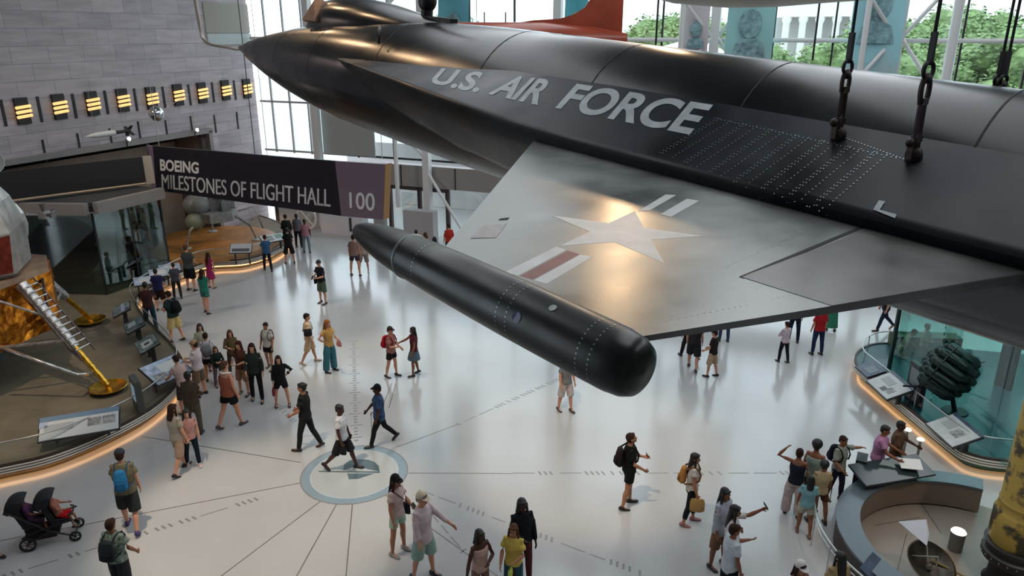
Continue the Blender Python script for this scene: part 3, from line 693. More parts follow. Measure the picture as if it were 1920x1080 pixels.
# wing tip pod
PY, PZ = -3.345, -.045
RX = Matrix.Rotation(math.pi / 2, 3, 'Y')
b = bm_new()
prof = [(.003, 9.03), (.022, 9.035), (.036, 9.055), (.05, 9.10), (.066, 9.18), (.08, 9.28), (.089, 9.38), (.094, 9.46), (.096, 9.55), (.101, 9.7), (.105, 9.9), (.108, 10.1), (.108, 10.5), (.107, 10.58), (.10, 10.635), (.086, 10.665), (.06, 10.68), (.002, 10.685)]
lathe(b, prof, 40, c=(0, PY, PZ), M=RX)
pod = obj('wing_tip_pod', b, pod_m, plane, smooth='auto')
b = bm_new()
lathe(b, [(.0945, 9.452), (.098, 9.458), (.098, 9.466), (.0945, 9.472)], 40, c=(0, PY, PZ), M=RX)
obj('pod_collar', b, mat('worn_collar', (.22, .23, .22), rough=.4, metal=.6), pod, smooth='auto')
b = bm_new()
for x, r, n in ((9.60, .098, 36), (10.12, .1085, 40), (10.17, .1085, 40), (10.5, .108, 40), (10.55, .1075, 40)):
    for k in range(n):
        t = 2 * math.pi * k / n; nn = Vector((0, math.cos(t), math.sin(t))); p = Vector((x, PY, PZ)) + nn * r
        a, c, d = frame_of(nn); ring = [b.verts.new(p + (a * math.cos(j * math.pi / 4) + c * math.sin(j * math.pi / 4)) * .0032 + d * .001) for j in range(8)]
        b.faces.new(ring)
rv = obj('pod_bolts', b, rivet_m, pod); rv['kind'] = 'stuff'
def pod_disc(x, ang, r, m, name):
    t = R(ang); nn = Vector((0, -math.cos(t), math.sin(t))); bb = bm_new(); a, c, d = frame_of(nn); p = Vector((x, PY, PZ)) + nn * .1085
    v = []
    for j in range(20):
        w = 2 * math.pi * j / 20; v.append(bb.verts.new(p + a * math.cos(w) * r + c * math.sin(w) * r + d * (.0015 - .5 * (math.cos(w) * r if abs(a.x) < .5 else math.sin(w) * r) ** 2 / .108)))
    bb.faces.new(v); obj(name, bb, m, pod)
pod_disc(10.33, 62, .014, mat('pale_port', (.42, .46, .44), rough=.4), 'pod_port')
pod_disc(10.22, 18, .02, mat('blue_port', (.06, .06, .16), rough=.3), 'pod_port')
# small fittings on the body
dark = mat('black_fitting', (.006, .006, .007), rough=.45)
b = bm_new()
o1 = lplane(712, 62, (0, 1, 0), -.62)
tube(b, [o1 + Vector((-.10, .06, .05)), o1, o1 + Vector((.03, -.03, -.10))], [.022, .02, .016], 8); obj('side_vane', b, dark, plane, smooth=True)
b = bm_new(); m0 = Vector((4.95, 0, .74)); box(b, m0 + Vector((.12, 0, .02)), (.55, .10, .06)); tube(b, [m0 + Vector((-.08, 0, 0)), m0 + Vector((-.08, 0, .36)), m0 + Vector((-.10, 0, .9))], [.07, .06, .03], 10); ell(b, m0 + Vector((-.08, 0, .2)), (.11, .1, .12))
obj('mast_bracket', b, dark, plane, smooth='auto')
# bent boom at the nose
tn = mat('tan_boom_metal', (.33, .27, .23), rough=.32, metal=.5)
b = bm_new(); tube(b, [lplane(x, y, (0, 1, 0), 0) for x, y in [(446, 93), (420, 88), (397, 84), (385, 78), (379, 68), (374, 45), (368, 12), (361, -40), (350, -120)]], [.018, .02, .022, .026, .03, .032, .032, .032, .032], 12)
obj('bent_boom', b, tn, plane, smooth=True)
# warm ceiling lamps whose light glints on the wing and on the nose
def glint(p, n, power, rad, ang, zc=16.6):
    p = PM @ p + PT; n = (PM @ n).normalized(); d = (p - CAM).normalized(); r = d - n * 2 * d.dot(n)
    q = p + r * ((zc - p.z) / r.z) if r.z > .15 else p + r * 16
    spot('ceiling_spot_light', q, p, power, (1, .66, .38), ang, .8, rad)
glint(onwing(1168, 445), Vector((0, WK, 1)).normalized(), 1000, .26, 10)
for x, ang, pw in ((3.1, 42, 420), (5.4, 33, 750), (1.3, 62, 300)):
    a = R(ang); nn = Vector((0, -math.cos(a), math.sin(a))); glint(nn * interp(RAD, x) + Vector((x, 0, 0)), nn, pw, .35, 12)
# second aircraft behind: red orange tail and spine
# ================================================================== left side exhibits
def smooth_line(pts, n=6, closed=False):
    P = [Vector(p) for p in pts]; out = []
    for i in range(len(P) - 1):
        a = P[max(0, i - 1)]; b = P[i]; c = P[i + 1]; d = P[min(len(P) - 1, i + 2)]
        for k in range(n):
            t = k / n; out.append(.5 * ((2 * b) + (c - a) * t + (2 * a - 5 * b + 4 * c - d) * t * t + (3 * b - a - 3 * c + d) * t ** 3))
    out.append(P[-1]); return out
def ribbon(bm, line, z0, z1, off=0.0, mi=0):
    """vertical band along an xy line; off moves it sideways (to the right of travel)"""
    L = offset_line(line, off); prev = None
    for p in L:
        c = (bm.verts.new((p.x, p.y, z0)), bm.verts.new((p.x, p.y, z1)))
        if prev: f = bm.faces.new((prev[0], c[0], c[1], prev[1])); f.material_index = mi
        prev = c
def offset_line(line, off):
    if not off: return line
    out = []
    for i, p in enumerate(line):
        d = (line[min(i + 1, len(line) - 1)] - line[max(0, i - 1)]); d.z = 0; d.normalize(); out.append(p + Vector((d.y, -d.x, 0)) * off)
    return out
def band(bm, line, z0, z1, o0, o1):
    """solid band between two sideways offsets"""
    A, B = offset_line(line, o0), offset_line(line, o1); prev = None
    for p, q in zip(A, B):
        c = [bm.verts.new((p.x, p.y, z0)), bm.verts.new((q.x, q.y, z0)), bm.verts.new((q.x, q.y, z1)), bm.verts.new((p.x, p.y, z1))]
        if prev:
            for k in range(4): bm.faces.new((prev[k], prev[(k + 1) % 4], c[(k + 1) % 4], c[k]))
        else: bm.faces.new(c[::-1])
        prev = c
    bm.faces.new(prev)
PH = .42
plat_top = mat('olive_carpet', (.19, .155, .105), rough=.8, var=.18, scale=1.5)
plat_side = mat('dark_brown_edge', (.045, .03, .022), rough=.5)
stripe = mat('pale_edge_stripe', (.86, .80, .72), rough=.4)
warm_strip = mat('warm_toe_light', (1, .7, .4), emit=(1, .52, .2), emit_s=4.2)
steel = mat('brushed_rail', (.55, .55, .54), rough=.3, metal=.7)
clear2 = mat_clear = glass('clear_guard_glass', (.90, .96, .95), .08)
edge_px = [(-120, 935), (0, 905), (100, 881), (200, 840), (285, 793), (333, 747), (346, 708), (326, 672), (292, 636), (264, 604), (257, 580), (278, 561), (318, 540), (352, 523), (395, 508), (460, 503), (510, 488), (543, 466), (540, 442), (505, 424), (470, 415)]
EL = smooth_line([G(*p) for p in edge_px])
pts = [(p.x, p.y) for p in EL] + [(wal(1.6, 0, .3).x, wal(1.6, 0, .3).y), (wal(9, 0, .3).x, wal(9, 0, .3).y), (wal(12, 0, .3).x, wal(12, 0, .3).y), (wal(28, 0, .3).x, wal(28, 0, .3).y)]
plat = thing('exhibit_platform', 'long low curved platform with striped edge, under the lunar lander at left', 'platform', (0, 0, 0))
b = bm_new(); prism(b, pts, .20, PH); prism(b, [(q.x, q.y) for q in offset_line(EL, -.16)] + pts[len(EL):], .01, .20); obj('deck', b, [plat_top], plat)
b = bm_new(); band(b, EL, .20, PH + .03, -.02, .05); obj('edge_board', b, plat_side, plat)
for z in (.225, .29, .355):
    b = bm_new(); band(b, EL, z, z + .034, .03, .062); obj('edge_stripe', b, stripe, plat)
b = bm_new(); band(b, EL, .12, .19, -.14, -.11); obj('toe_light', b, warm_strip, plat)
RL = EL[6:-14]
b = bm_new(); A = offset_line(RL, -.10)
ribbon(b, A, PH, PH + .50); obj('guard_glass', b, clear2, plat)
b = bm_new(); tube(b, [p + Vector((0, 0, PH + .52)) for p in A], .018, 6); obj('top_rail', b, steel, plat, smooth=True)
# --- reading panels
blue_g = mat('panel_graphic_blue', (.42, .50, .62), rough=.35, var=.35, scale=6)
dark_g = mat('panel_graphic_teal', (.12, .19, .21), rough=.35, var=.7, scale=7, color2=(.35, .42, .42))
white_g = mat('panel_white', (.66, .67, .66), rough=.35)
ink = mat('panel_print', (.10, .11, .12), rough=.5)
grey_g = mat('panel_photo', (.30, .29, .28), rough=.4, var=.7, scale=8)
stand_m = mat('dark_bronze_stand', (.03, .03, .032), rough=.4)
def reading_panel(x, y, w, d, yaw, tilt, m, label, zt=.55, base=PH, blocks=(), name='reading_panel'):
    g = G(x, y, base + zt); t = thing(name, label, 'sign', (g.x, g.y, base), yaw)
    Rm = Matrix.Rotation(R(tilt), 3, 'X')
    b = bm_new(); box(b, (0, 0, zt), (w, d, .05), M=Rm); obj('panel', b, stand_m, t)
    b = bm_new(); box(b, Vector((0, 0, zt)) + Rm @ Vector((0, 0, .03)), (w * .96, d * .94, .012), M=Rm); obj('graphic', b, m, t)
    for (u, v, bw, bh, bmat) in blocks:
        b = bm_new(); box(b, Vector((0, 0, zt)) + Rm @ Vector((u * w, v * d, .0385)), (bw * w, bh * d, .006), M=Rm); obj('printed_block', b, bmat, t)
    hh = max(.12, zt - .03)
    for s in (-.32, .32):
        b = bm_new(); box(b, (s * w, d * .12, hh / 2), (.05, .12, hh)); obj('stand', b, stand_m, t)
    return t
def yaw_to(px0, px1):
    a, c = G(*px0), G(*px1); return math.atan2(c.y - a.y, c.x - a.x)
reading_panel(228, 580, .95, .60, R(-62), 22, dark_g, 'teal reading panel farthest along the row at the platform edge', blocks=[(0, .1, .8, .2, blue_g)])
reading_panel(252, 610, .95, .60, R(-58), 22, dark_g, 'second teal reading panel in the row, between two others', blocks=[(-.1, -.1, .4, .4, white_g)])
reading_panel(276, 645, 1.0, .62, R(-55), 22, dark_g, 'third teal reading panel, beside the bright tilted blue one', blocks=[(.05, 0, .45, .5, white_g), (.05, 0, .2, .25, ink)])
reading_panel(312, 694, 1.15, .85, R(60), 24, blue_g, 'bright pale blue reading panel at the corner of the platform', blocks=[(.1, .1, .5, .4, white_g), (-.25, -.2, .3, .3, grey_g)])
reading_panel(150, 796, 1.75, .70, R(22), 26, white_g, 'wide white reading panel with grey pictures, nearest on the left platform', zt=.42, blocks=[(0, .40, .98, .2, mat('panel_blue_band', (.16, .25, .36), rough=.4)), (.18, 0, .17, .34, grey_g), (.36, 0, .16, .34, grey_g), (-.25, 0, .35, .3, mat('panel_text_grey', (.45, .46, .46), rough=.5)), (-.44, .2, .1, .3, blue_g)])
g = G(262, 768, PH); t = thing('video_stand', 'dark upright screen stand behind the platform rail', 'screen', (g.x, g.y, PH), R(-52))
b = bm_new(); box(b, (0, 0, .45), (.62, .16, .9)); obj('housing', b, mat('grey_green_housing', (.07, .08, .075), rough=.5), t)
b = bm_new(); box(b, (.05, -.085, .55), (.36, .02, .42)); obj('display', b, mat('blue_display', (.1, .14, .18), rough=.2, emit=(.45, .62, .75), emit_s=.25), t)
reading_panel(452, 466, .9, .5, R(5), 40, mat('sign_picture_white', (.55, .58, .6), rough=.4), 'small dark framed sign in front of the grey landing craft', zt=.7, blocks=[(0, -.2, .8, .3, ink)])
reading_panel(512, 447, 1.1, .6, R(40), 20, white_g, 'pale reading panel at the far end of the platform', blocks=[(-.2, 0, .4, .6, grey_g), (.25, .1, .3, .5, mat('panel_green', (.2, .32, .22), rough=.4))])
for j, (x, y) in enumerate(((300, 512), (318, 503), (272, 527))):
    reading_panel(x, y, .8, .5, R(30), 24, blue_g, ['pale reading panel between the navy and the grey visitors at the platform', 'pale reading panel in front of the tall grey visitor', 'pale reading panel left of the navy visitor'][j], blocks=[(0, 0, .5, .5, white_g)])
# --- lunar lander
foil = mat('orange_gold_foil', (.62, .12, .012), rough=.22, metal=.95, var=.6, scale=5, bump=1.0, detail=8, color2=(.92, .33, .03))
foil_r = mat('red_brown_foil', (.20, .035, .02), rough=.35, metal=.6, var=.5, scale=4, bump=.8)
goldf = mat('yellow_gold_foil', (.78, .42, .05), rough=.25, metal=.95, var=.4, scale=9, bump=.8)
silver = mat('silver_panel', (.42, .40, .38), rough=.38, metal=.55, var=.3, scale=2.5, bump=.15)
silver2 = mat('silver_strut_wrap', (.55, .53, .52), rough=.3, metal=.8, var=.4, scale=9, bump=.4)
blackm = mat('black_panel', (.012, .012, .013), rough=.5)
P1, P2 = G(203, 728, PH + .1), G(150, 600, PH + .1)
mid = (P1 + P2) / 2; dv = (P2 - P1); dv.z = 0; perp = Vector((-dv.y, dv.x, 0)).normalized(); LC = mid + perp * dv.length * .455; LC.z = PH
lm = thing('lunar_lander', 'lunar lander with orange gold foil base and silver top at the left edge', 'spacecraft', LC, math.atan2((P1 - LC).y, (P1 - LC).x))
LR = math.hypot((P1 - LC).x, (P1 - LC).y)
def octo(r, cut=.42):
    h = r * cut; return [(r, -h), (r, h), (h, r), (-h, r), (-r, h), (-r, -h), (-h, -r), (h, -r)]
b = bm_new(); prism(b, octo(2.0, .55), 1.35, 3.0)
for f in list(b.faces): pass
bmesh.ops.subdivide_edges(b, edges=b.edges[:], cuts=7, use_grid_fill=True)
rnd = random.Random(3)
for v in b.verts:
    n = noise.noise_vector(v.co * 2.3) * .09; v.co += n + Vector((rnd.uniform(-.02, .02), rnd.uniform(-.02, .02), rnd.uniform(-.02, .02)))
obj('descent_stage', b, foil, lm)
b = bm_new(); prism(b, octo(2.05, .5), 3.0, 3.12); obj('stage_deck', b, mat('tan_foil_deck', (.33, .23, .16), rough=.45, metal=.3, var=.3, scale=3), lm)
b = bm_new(); lathe(b, [(.35, 1.3), (.5, 1.0), (.75, .5), (.72, .5), (.45, 1.0), (.3, 1.3)], 20); obj('engine_bell', b, blackm, lm, smooth='auto')
b = bm_new()
rg = lathe(b, [(1.25, 2.95), (1.58, 3.25), (1.62, 4.35), (1.38, 5.1), (1.05, 5.6), (.65, 5.75)], 6, c=(.42, 0, 0), M=Matrix.Rotation(R(2), 3, 'Z')); disc_cap(b, rg[-1]); disc_cap(b, rg[0][::-1])
obj('ascent_stage', b, silver, lm)
FA = R(-28); FN = Vector((math.cos(FA), math.sin(FA), 0)); FT = Vector((-FN.y, FN.x, 0))
def face_pt(u, z): return Vector((.42, 0, 0)) + FN * (1.42 if z < 4.4 else 1.42 - (z - 4.35) * .31) + FT * u + Vector((0, 0, z))
for s in (-1, 1):
    b = bm_new(); ell(b, (.1, s * 1.62, 4.1), (.75, .62, .85), 12, 8); obj('propellant_tank_fairing', b, silver if s > 0 else foil_r, lm)
b = bm_new(); slab(b, [face_pt(-.75, 4.2), face_pt(.80, 4.3), face_pt(.70, 3.3), face_pt(-.5, 3.3)][::-1], .03); obj('red_foil_panel', b, foil_r, lm)
b = bm_new(); lathe(b, [(.001, .04), (.13, .04), (.15, 0)], 16, c=face_pt(.30, 4.72) + FN * .0, M=Matrix.Rotation(FA, 3, 'Z') @ Matrix.Rotation(math.pi / 2 - .3, 3, 'Y')); obj('round_port', b, blackm, lm)
b = bm_new(); slab(b, [face_pt(-.6, 5.0) + FN * .02, face_pt(-.15, 5.0) + FN * .02, face_pt(-.2, 4.6) + FN * .02][::-1], .03); obj('triangular_window', b, blackm, lm)
b = bm_new(); lathe(b, [(.32, 5.4), (.55, 5.5), (.5, 6.0), (.2, 6.1)], 16, c=(.2, 0, 0)); obj('docking_tunnel', b, silver, lm, smooth='auto')
dishm = Matrix.Rotation(R(70), 3, 'Y') @ Matrix.Rotation(R(25), 3, 'X')
b = bm_new(); lathe(b, [(.02, -.10), (.16, -.07), (.28, -.02), (.33, .04), (.31, .04), (.26, 0), (.14, -.05), (.01, -.07)], 20, c=(1.45, .5, 6.15), M=dishm); obj('steerable_dish', b, mat('white_dish', (.42, .42, .40), rough=.4), lm, smooth='auto')
b = bm_new(); rod(b, (1.0, .4, 5.2), (1.43, .48, 6.08), .04); obj('dish_mast', b, blackm, lm)
for sx, sy in ((1, 1), (1, -1), (-1, 1), (-1, -1)):
    q = thing('thruster_quad', '', '') if False else None
    b = bm_new(); c = Vector((1.75 * sx, 1.55 * sy, 4.5)); box(b, c, (.22, .22, .22)); rod(b, c, c + Vector((-.35 * sx, -.25 * sy, .05)), .04)
    tq = obj('thruster_block', b, silver, lm)
    for d in ((0, 0, 1), (0, 0, -1), (0, sy, 0), (sx, 0, 0)):
        b = bm_new(); d = Vector(d); tube(b, [c + d * .10, c + d * .32], [.04, .095], 10); obj('thruster_nozzle', b, blackm if d.z < 0 else mat('grey_nozzle', (.18, .17, .16), rough=.4, metal=.5), tq, smooth='auto')
for k in range(4):
    a = k * math.pi / 2; ca, sa = math.cos(a), math.sin(a)
    def L(x, y, z): return Vector((x * ca - y * sa, x * sa + y * ca, z))
    top = L(2.1, 0, 2.95); ft = L(LR, 0, .20); kn = top.lerp(ft, .62)
    b = bm_new(); tube(b, [top, kn], [.17, .14], 10)
    leg = obj('landing_leg', b, silver2, lm, smooth='auto')
    b = bm_new(); tube(b, [kn, ft], [.085, .075], 10); obj('gold_lower_strut', b, goldf, leg, smooth='auto')
    b = bm_new(); lathe(b, [(.01, .02), (.30, .03), (.46, .12), (.49, .16), (.47, .17), (.30, .09), (.08, .07), (.07, .16), (.01, .16)], 28, c=L(LR, 0, 0)); obj('foot_pad', b, goldf, leg, smooth='auto')
    for s in (-1, 1):
        b = bm_new(); rod(b, L(1.9, s * 1.0, 1.5), top.lerp(ft, .55), .05); rod(b, L(1.9, s * .9, 2.9), top.lerp(ft, .32), .035); obj('side_strut', b, blackm if s > 0 else silver2, leg, smooth='auto')
    if k == 0:
        dl = (ft - top).normalized(); up = L(0, 1, 0).cross(dl).normalized() * -1
        for s in (-1, 1):
            b = bm_new(); o2 = L(0, s * .26, 0) + up * .22; rod(b, top + o2, top.lerp(ft, .72) + o2, .025, 6); rail = obj('ladder_rail', b, mat('dark_wrapped_tube', (.10, .075, .07), rough=.4, metal=.4), leg)
        for j in range(12):
            b = bm_new(); c = top.lerp(ft, .05 + .055 * j) + up * .22; rod(b, c + L(0, -.27, 0), c + L(0, .27, 0), .02, 6); obj('rung', b, silver2, leg)
b = bm_new(); rod(b, (2.3, .9, .75), (3.7, .3, .35), .05); rod(b, (3.7, .3, .35), (3.9, -.6, .75), .05); rod(b, (2.2, -1.1, 1.6), (3.9, -.6, .75), .05); obj('contact_boom', b, silver2, lm, smooth=True)
# --- glass fronted gallery behind the lander
gcorner = G(204, 572); gtop = 3.55
gA = wall_at(92, 560); gA = gcorner - UF * 3.6 - UW * 1.2; gB = gcorner + UW * 3.0 + UF * .1
tealg = glass('dark_green_glass', (.42, .58, .56), .14)
gal = thing('glass_gallery', 'dark green glass gallery with grey header band behind the lunar lander', 'display case', (0, 0, 0))
for nm, a, c in (('left', gA, gcorner), ('right', gcorner, gB)):
    b = bm_new(); slab(b, [a + Vector((0, 0, gtop)), c + Vector((0, 0, gtop)), c + Vector((0, 0, PH)), a + Vector((0, 0, PH))], .03); obj('glass_wall', b, tealg, gal)
    b = bm_new(); d = (c - a).normalized(); n = Vector((d.y, -d.x, 0)) * .12
    slab(b, [a + n + Vector((0, 0, gtop + .42)), c + n + Vector((0, 0, gtop + .42)), c + n + Vector((0, 0, gtop)), a + n + Vector((0, 0, gtop))], .25); obj('header_band', b, greyp, gal)
b = bm_new()
prism(b, [(p.x, p.y) for p in (gA, gcorner, gB, gB - UF * 4, gA - UF * 1)], gtop + .05, gtop + .40); obj('roof', b, mat('dark_grey_roof', (.05, .055, .06), rough=.6), gal)
for f in (0, .5, 1):
    p = gcorner.lerp(gB, f); b = bm_new(); box(b, p + Vector((0, 0, (gtop + PH) / 2)), (.07, .07, gtop - PH), rz=-HALL); obj('mullion', b, blackm, gal)
# wide dark board above the gallery roof
b = bm_new(); a, c = gA - UW * 4 - UF * .4, gB - UF * .6
slab(b, [a + Vector((0, 0, 5.15)), c + Vector((0, 0, 5.15)), c + Vector((0, 0, 4.15)), a + Vector((0, 0, 4.15))], .1)
o = tag(obj('fascia_board', b, mat('near_black_board', (.022, .021, .022), rough=.4)), 'wide black board above the dark glass gallery', 'board')
d_ = (c - a).normalized(); nb = Vector((d_.y, -d_.x, 0)) * .06
b = bm_new(); rod(b, a.lerp(c, .45) + nb + Vector((0, 0, 4.1)), c + nb + Vector((0, 0, 4.1)), .05, 6); obj('lit_edge', b, mat('warm_lit_trim', (.62, .45, .30), rough=.5), o)
b = bm_new(); slab(b, [c + nb + d_ * .02 + Vector((0, 0, 5.15)), c + nb + d_ * .36 + Vector((0, 0, 5.15)), c + nb + d_ * .36 + Vector((0, 0, 4.05)), c + nb + d_ * .02 + Vector((0, 0, 4.05))], -.08); obj('end_trim', b, beige, o)
# things inside the gallery
bell = mat('dark_engine_metal', (.03, .045, .045), rough=.35, metal=.6, var=.4, scale=4)
q = gcorner - UF * 3.0 + UW * .9; th = thing('rocket_engine', 'huge dark rocket engine bell lying inside the glass gallery', 'engine', (q.x, q.y, PH), R(-35))
M = Matrix.Rotation(math.pi / 2, 3, 'X'); th.rotation_euler.z = R(32)
b = bm_new(); lathe(b, [(1.2, .9), (1.22, .9), (1.1, .4), (.8, -.3), (.45, -.9), (.38, -1.2), (.34, -1.2), (.4, -.9), (.75, -.3), (1.05, .4), (1.17, .9)], 32, c=(0, 0, 1.45), M=M); obj('bell', b, bell, th, smooth='auto')
b = bm_new(); lathe(b, [(.01, -1.15), (.5, -1.15), (.5, -1.6), (.01, -1.7)], 20, c=(0, 0, 1.45), M=M); obj('thrust_chamber', b, bell, th, smooth='auto')
b = bm_new(); lathe(b, [(1.16, .88), (1.25, .88), (1.25, .96), (1.16, .96), (1.16, .88)], 32, c=(0, 0, 1.45), M=M); obj('rim', b, mat('rim_metal', (.12, .15, .15), rough=.35, metal=.6), th, smooth='auto')
b = bm_new(); box(b, (0, -.3, .12), (1.6, 1.6, .24)); obj('cradle', b, blackm, th)
q = gcorner + UW * 2.7 - UF * .9; th = thing('engine_assembly', 'dark upright engine assembly of tanks and pipes inside the glass gallery corner', 'engine', (q.x, q.y, PH))
b = bm_new(); lathe(b, [(.01, 0), (.7, 0), (.7, .3), (.35, .6), (.5, 1.0), (.01, 1.05)], 18); obj('base', b, bell, th, smooth='auto')
for k in range(4):
    a = k * 1.57 + .4; b = bm_new(); ell(b, (.42 * math.cos(a), .42 * math.sin(a), 1.35), (.27, .27, .36)); o = obj('tank', b, mat('blue_grey_tank', (.08, .10, .15), rough=.3, metal=.4) if k % 2 else bell, th, smooth=True)
    b = bm_new(); tube(b, [(.42 * math.cos(a), .42 * math.sin(a), 1.6), (.3 * math.cos(a), .3 * math.sin(a), 2.0), (0, 0, 2.2)], .05, 8); obj('pipe', b, mat('green_pipe', (.10, .22, .17), rough=.4), th, smooth=True)
for k, lab in enumerate(('left', 'right')):
    q = gcorner + UW * (1.2 + 1.0 * k) - UF * .6
    b = bm_new(); tube(b, [q + Vector((0, 0, PH)), q + Vector((.25, 0, 3.2))], [(.10, .16), (.06, .1)], 6)
    tag(obj('tall_fin', b, mat('pale_green_fin', (.20, .25, .24), rough=.5)), 'tall slim pale fin standing in the glass gallery, %s one of the pair' % lab, 'model')
# --- grey landing craft on the far platform
orange_ring = mat('orange_lit_dais', (.42, .17, .035), rough=.5, var=.25, scale=2)
cq = G(402, 466, PH); th0 = tag(obj('display_dais', (lambda b: (lathe(b, [(.01, 0), (3.1, 0), (3.0, .16), (.01, .17)], 48), b)[1])(bm_new()), orange_ring, loc=(cq.x - .4, cq.y + .6, PH), smooth='auto'), 'round orange brown dais under the grey landing craft', 'dais')
lc = thing('landing_craft', 'grey three legged landing craft on the orange brown dais', 'spacecraft', (cq.x - .1, cq.y + .9, PH + .17), R(20))
greym = mat('matt_grey_craft', (.30, .30, .29), rough=.5, var=.2, scale=5); greyd = mat('dark_grey_craft', (.12, .13, .125), rough=.5)
b = bm_new(); prism(b, [(1.0 * math.cos(i * math.pi / 3 + .3), 1.0 * math.sin(i * math.pi / 3 + .3)) for i in range(6)], 1.0, 1.42); obj('body', b, greym, lc)
b = bm_new(); ell(b, (-.75, -.1, 1.75), (.62, .62, .5)); obj('dome', b, mat('pale_dome', (.21, .215, .21), rough=.45), lc, smooth=True)
b = bm_new(); ell(b, (-.9, -.5, 1.05), (.42, .42, .42)); obj('green_tank', b, mat('olive_grey_tank', (.20, .22, .16), rough=.45), lc, smooth=True)
for x, y, z, s in ((.1, .1, 1.75, .6), (.5, -.3, 1.6, .4), (.65, .35, 1.7, .45), (.25, -.2, 2.15, .3), (.7, 0, 2.05, .22)):
    b = bm_new(); box(b, (x, y, z), (s, s * .8, s * 1.1)); obj('instrument_box', b, greym if s > .35 else greyd, lc)
b = bm_new(); tube(b, [(.1, 0, 2.0), (.15, 0, 2.5)], .03, 6); obj('mast', b, greyd, lc)
b = bm_new(); lathe(b, [(.01, 0), (.3, .06), (.45, .16), (.43, .17), (.28, .09), (.01, .04)], 18, c=(.15, 0, 2.45), M=Matrix.Rotation(R(35), 3, 'X')); obj('antenna_dish', b, greym, lc, smooth='auto')
for k in range(3):
    a = k * 2.094 - .35; d = Vector((math.cos(a), math.sin(a), 0))
    b = bm_new(); tube(b, [d * .9 + Vector((0, 0, 1.15)), d * 1.5 + Vector((0, 0, .75)), d * 1.75 + Vector((0, 0, .1))], [.07, .06, .05], 8); lg = obj('leg', b, greym, lc, smooth='auto')
    b = bm_new(); lathe(b, [(.01, .08), (.1, .07), (.24, .03), (.24, 0), (.01, 0)], 14, c=d * 1.78); obj('foot_pad', b, mat('pale_pad', (.45, .44, .42), rough=.5), lg, smooth='auto')
b = bm_new(); tube(b, [(1.0, 0, 1.3), (1.7, -.2, 1.5), (2.0, -.5, .5)], .04, 6); obj('sampling_arm', b, mat('pale_arm', (.5, .49, .46), rough=.5), lc, smooth=True)
b = bm_new(); q = wall_at(470, 400, .5); box(b, (0, 0, .9), (3.4, .3, 1.8)); struct('wall_front_corner', b, mat('pale_grey_block', (.46, .46, .45), rough=.6), loc=wal(.2, 0, 2.4) + UF * .3, rz=-HALL)
# --- things hung on or near the stone wall
q = on_plane(293, 213, wal(6, 0, 2.2), UF); th = thing('ball_satellite', 'polished silver ball satellite with thin antennas hanging near the stone wall', 'satellite', q)
b = bm_new(); ell(b, (0, 0, 0), (.30, .30, .30), 24, 16); obj('sphere', b, mat('polished_silver', (.62, .64, .63), rough=.12, metal=1.0, var=.3, scale=3), th, smooth=True)
for d in ((1.35, .25, .75), (.8, -.5, -.15), (-.9, -.4, -.2), (.9, .5, .55)):
    b = bm_new(); d = Vector(d); rod(b, d.normalized() * .28, d, .012, 6); obj('antenna_rod', b, silver2, th)
b = bm_new(); rod(b, (0, 0, .28), (0, 0, 9.5), .006, 5); obj('wire', b, steel, th)
q0, q1 = on_plane(160, 258, wal(9, 0, 1.6), UF), on_plane(246, 243, wal(9, 0, 1.6), UF); d = (q1 - q0); Lr = d.length; d.normalize()
th = thing('model_rocket', 'slim silver and black rocket hanging level in front of the stone wall', 'rocket', (q0 + q1) / 2, math.atan2(d.y, d.x))
Mx = Matrix.Rotation(math.pi / 2, 3, 'Y')
b = bm_new(); lathe(b, [(.005, -Lr / 2), (.07, -Lr / 2 + .25), (.10, -Lr / 2 + .45), (.115, Lr * .1), (.10, Lr * .12), (.005, Lr * .12)], 14, M=Mx); obj('body', b, mat('pale_rocket_paint', (.55, .56, .55), rough=.4), th, smooth='auto')
b = bm_new(); lathe(b, [(.005, Lr * .12), (.07, Lr * .12), (.06, Lr * .34), (.09, Lr * .38), (.09, Lr / 2 - .1), (.005, Lr / 2)], 12, M=Mx); obj('tail_section', b, blackm, th, smooth='auto')
for k in range(4):
    b = bm_new(); a = k * 1.571 + .6; n = Vector((0, math.cos(a), math.sin(a))); slab(b, [Vector((Lr * .38, 0, 0)) + n * .08, Vector((Lr * .42, 0, 0)) + n * .26, Vector((Lr * .49, 0, 0)) + n * .26, Vector((Lr * .48, 0, 0)) + n * .08], .02); obj('tail_fin', b, blackm, th)
b = bm_new(); rod(b, (-.6, 0, .1), (-.6, 0, 8.5), .006, 5); rod(b, (.7, 0, .1), (.7, 0, 8.5), .006, 5); obj('wire', b, steel, th)
for j, (x, y) in enumerate(((237, 263), (365, 246))):
    q = wall_at(x, y, .35); th = thing('small_spotlight', 'small bright spotlight on the ledge over the gallery, %s one' % ('left hand' if j == 0 else 'right hand'), 'light', q, WRZ)
    b = bm_new(); tube(b, [(0, 0, 0), (0, .16, .06)], [.09, .10], 10); obj('lamp_head', b, steel, th)
    b = bm_new(); ell(b, (0, .17, .065), (.085, .03, .085), 10, 6); obj('lens', b, mat('lit_lens', (1, 1, 1), emit=(1, .96, .9), emit_s=6), th)
    b = bm_new(); rod(b, (0, 0, -.02), (0, 0, -.28), .03, 6); obj('bracket', b, blackm, th)
q = on_plane(457, 100, wal(3.5, 0, 1.0), UF); q2 = on_plane(470, 292, wal(3.5, 0, 1.0), UF)
b = bm_new(); rod(b, (q.x, q.y, q2.z), (q.x, q.y, 17.9), .022, 6); tag(obj('hanging_cable', b, blackm), 'thin dark cable hanging in front of the stone wall at its right end', 'cable')
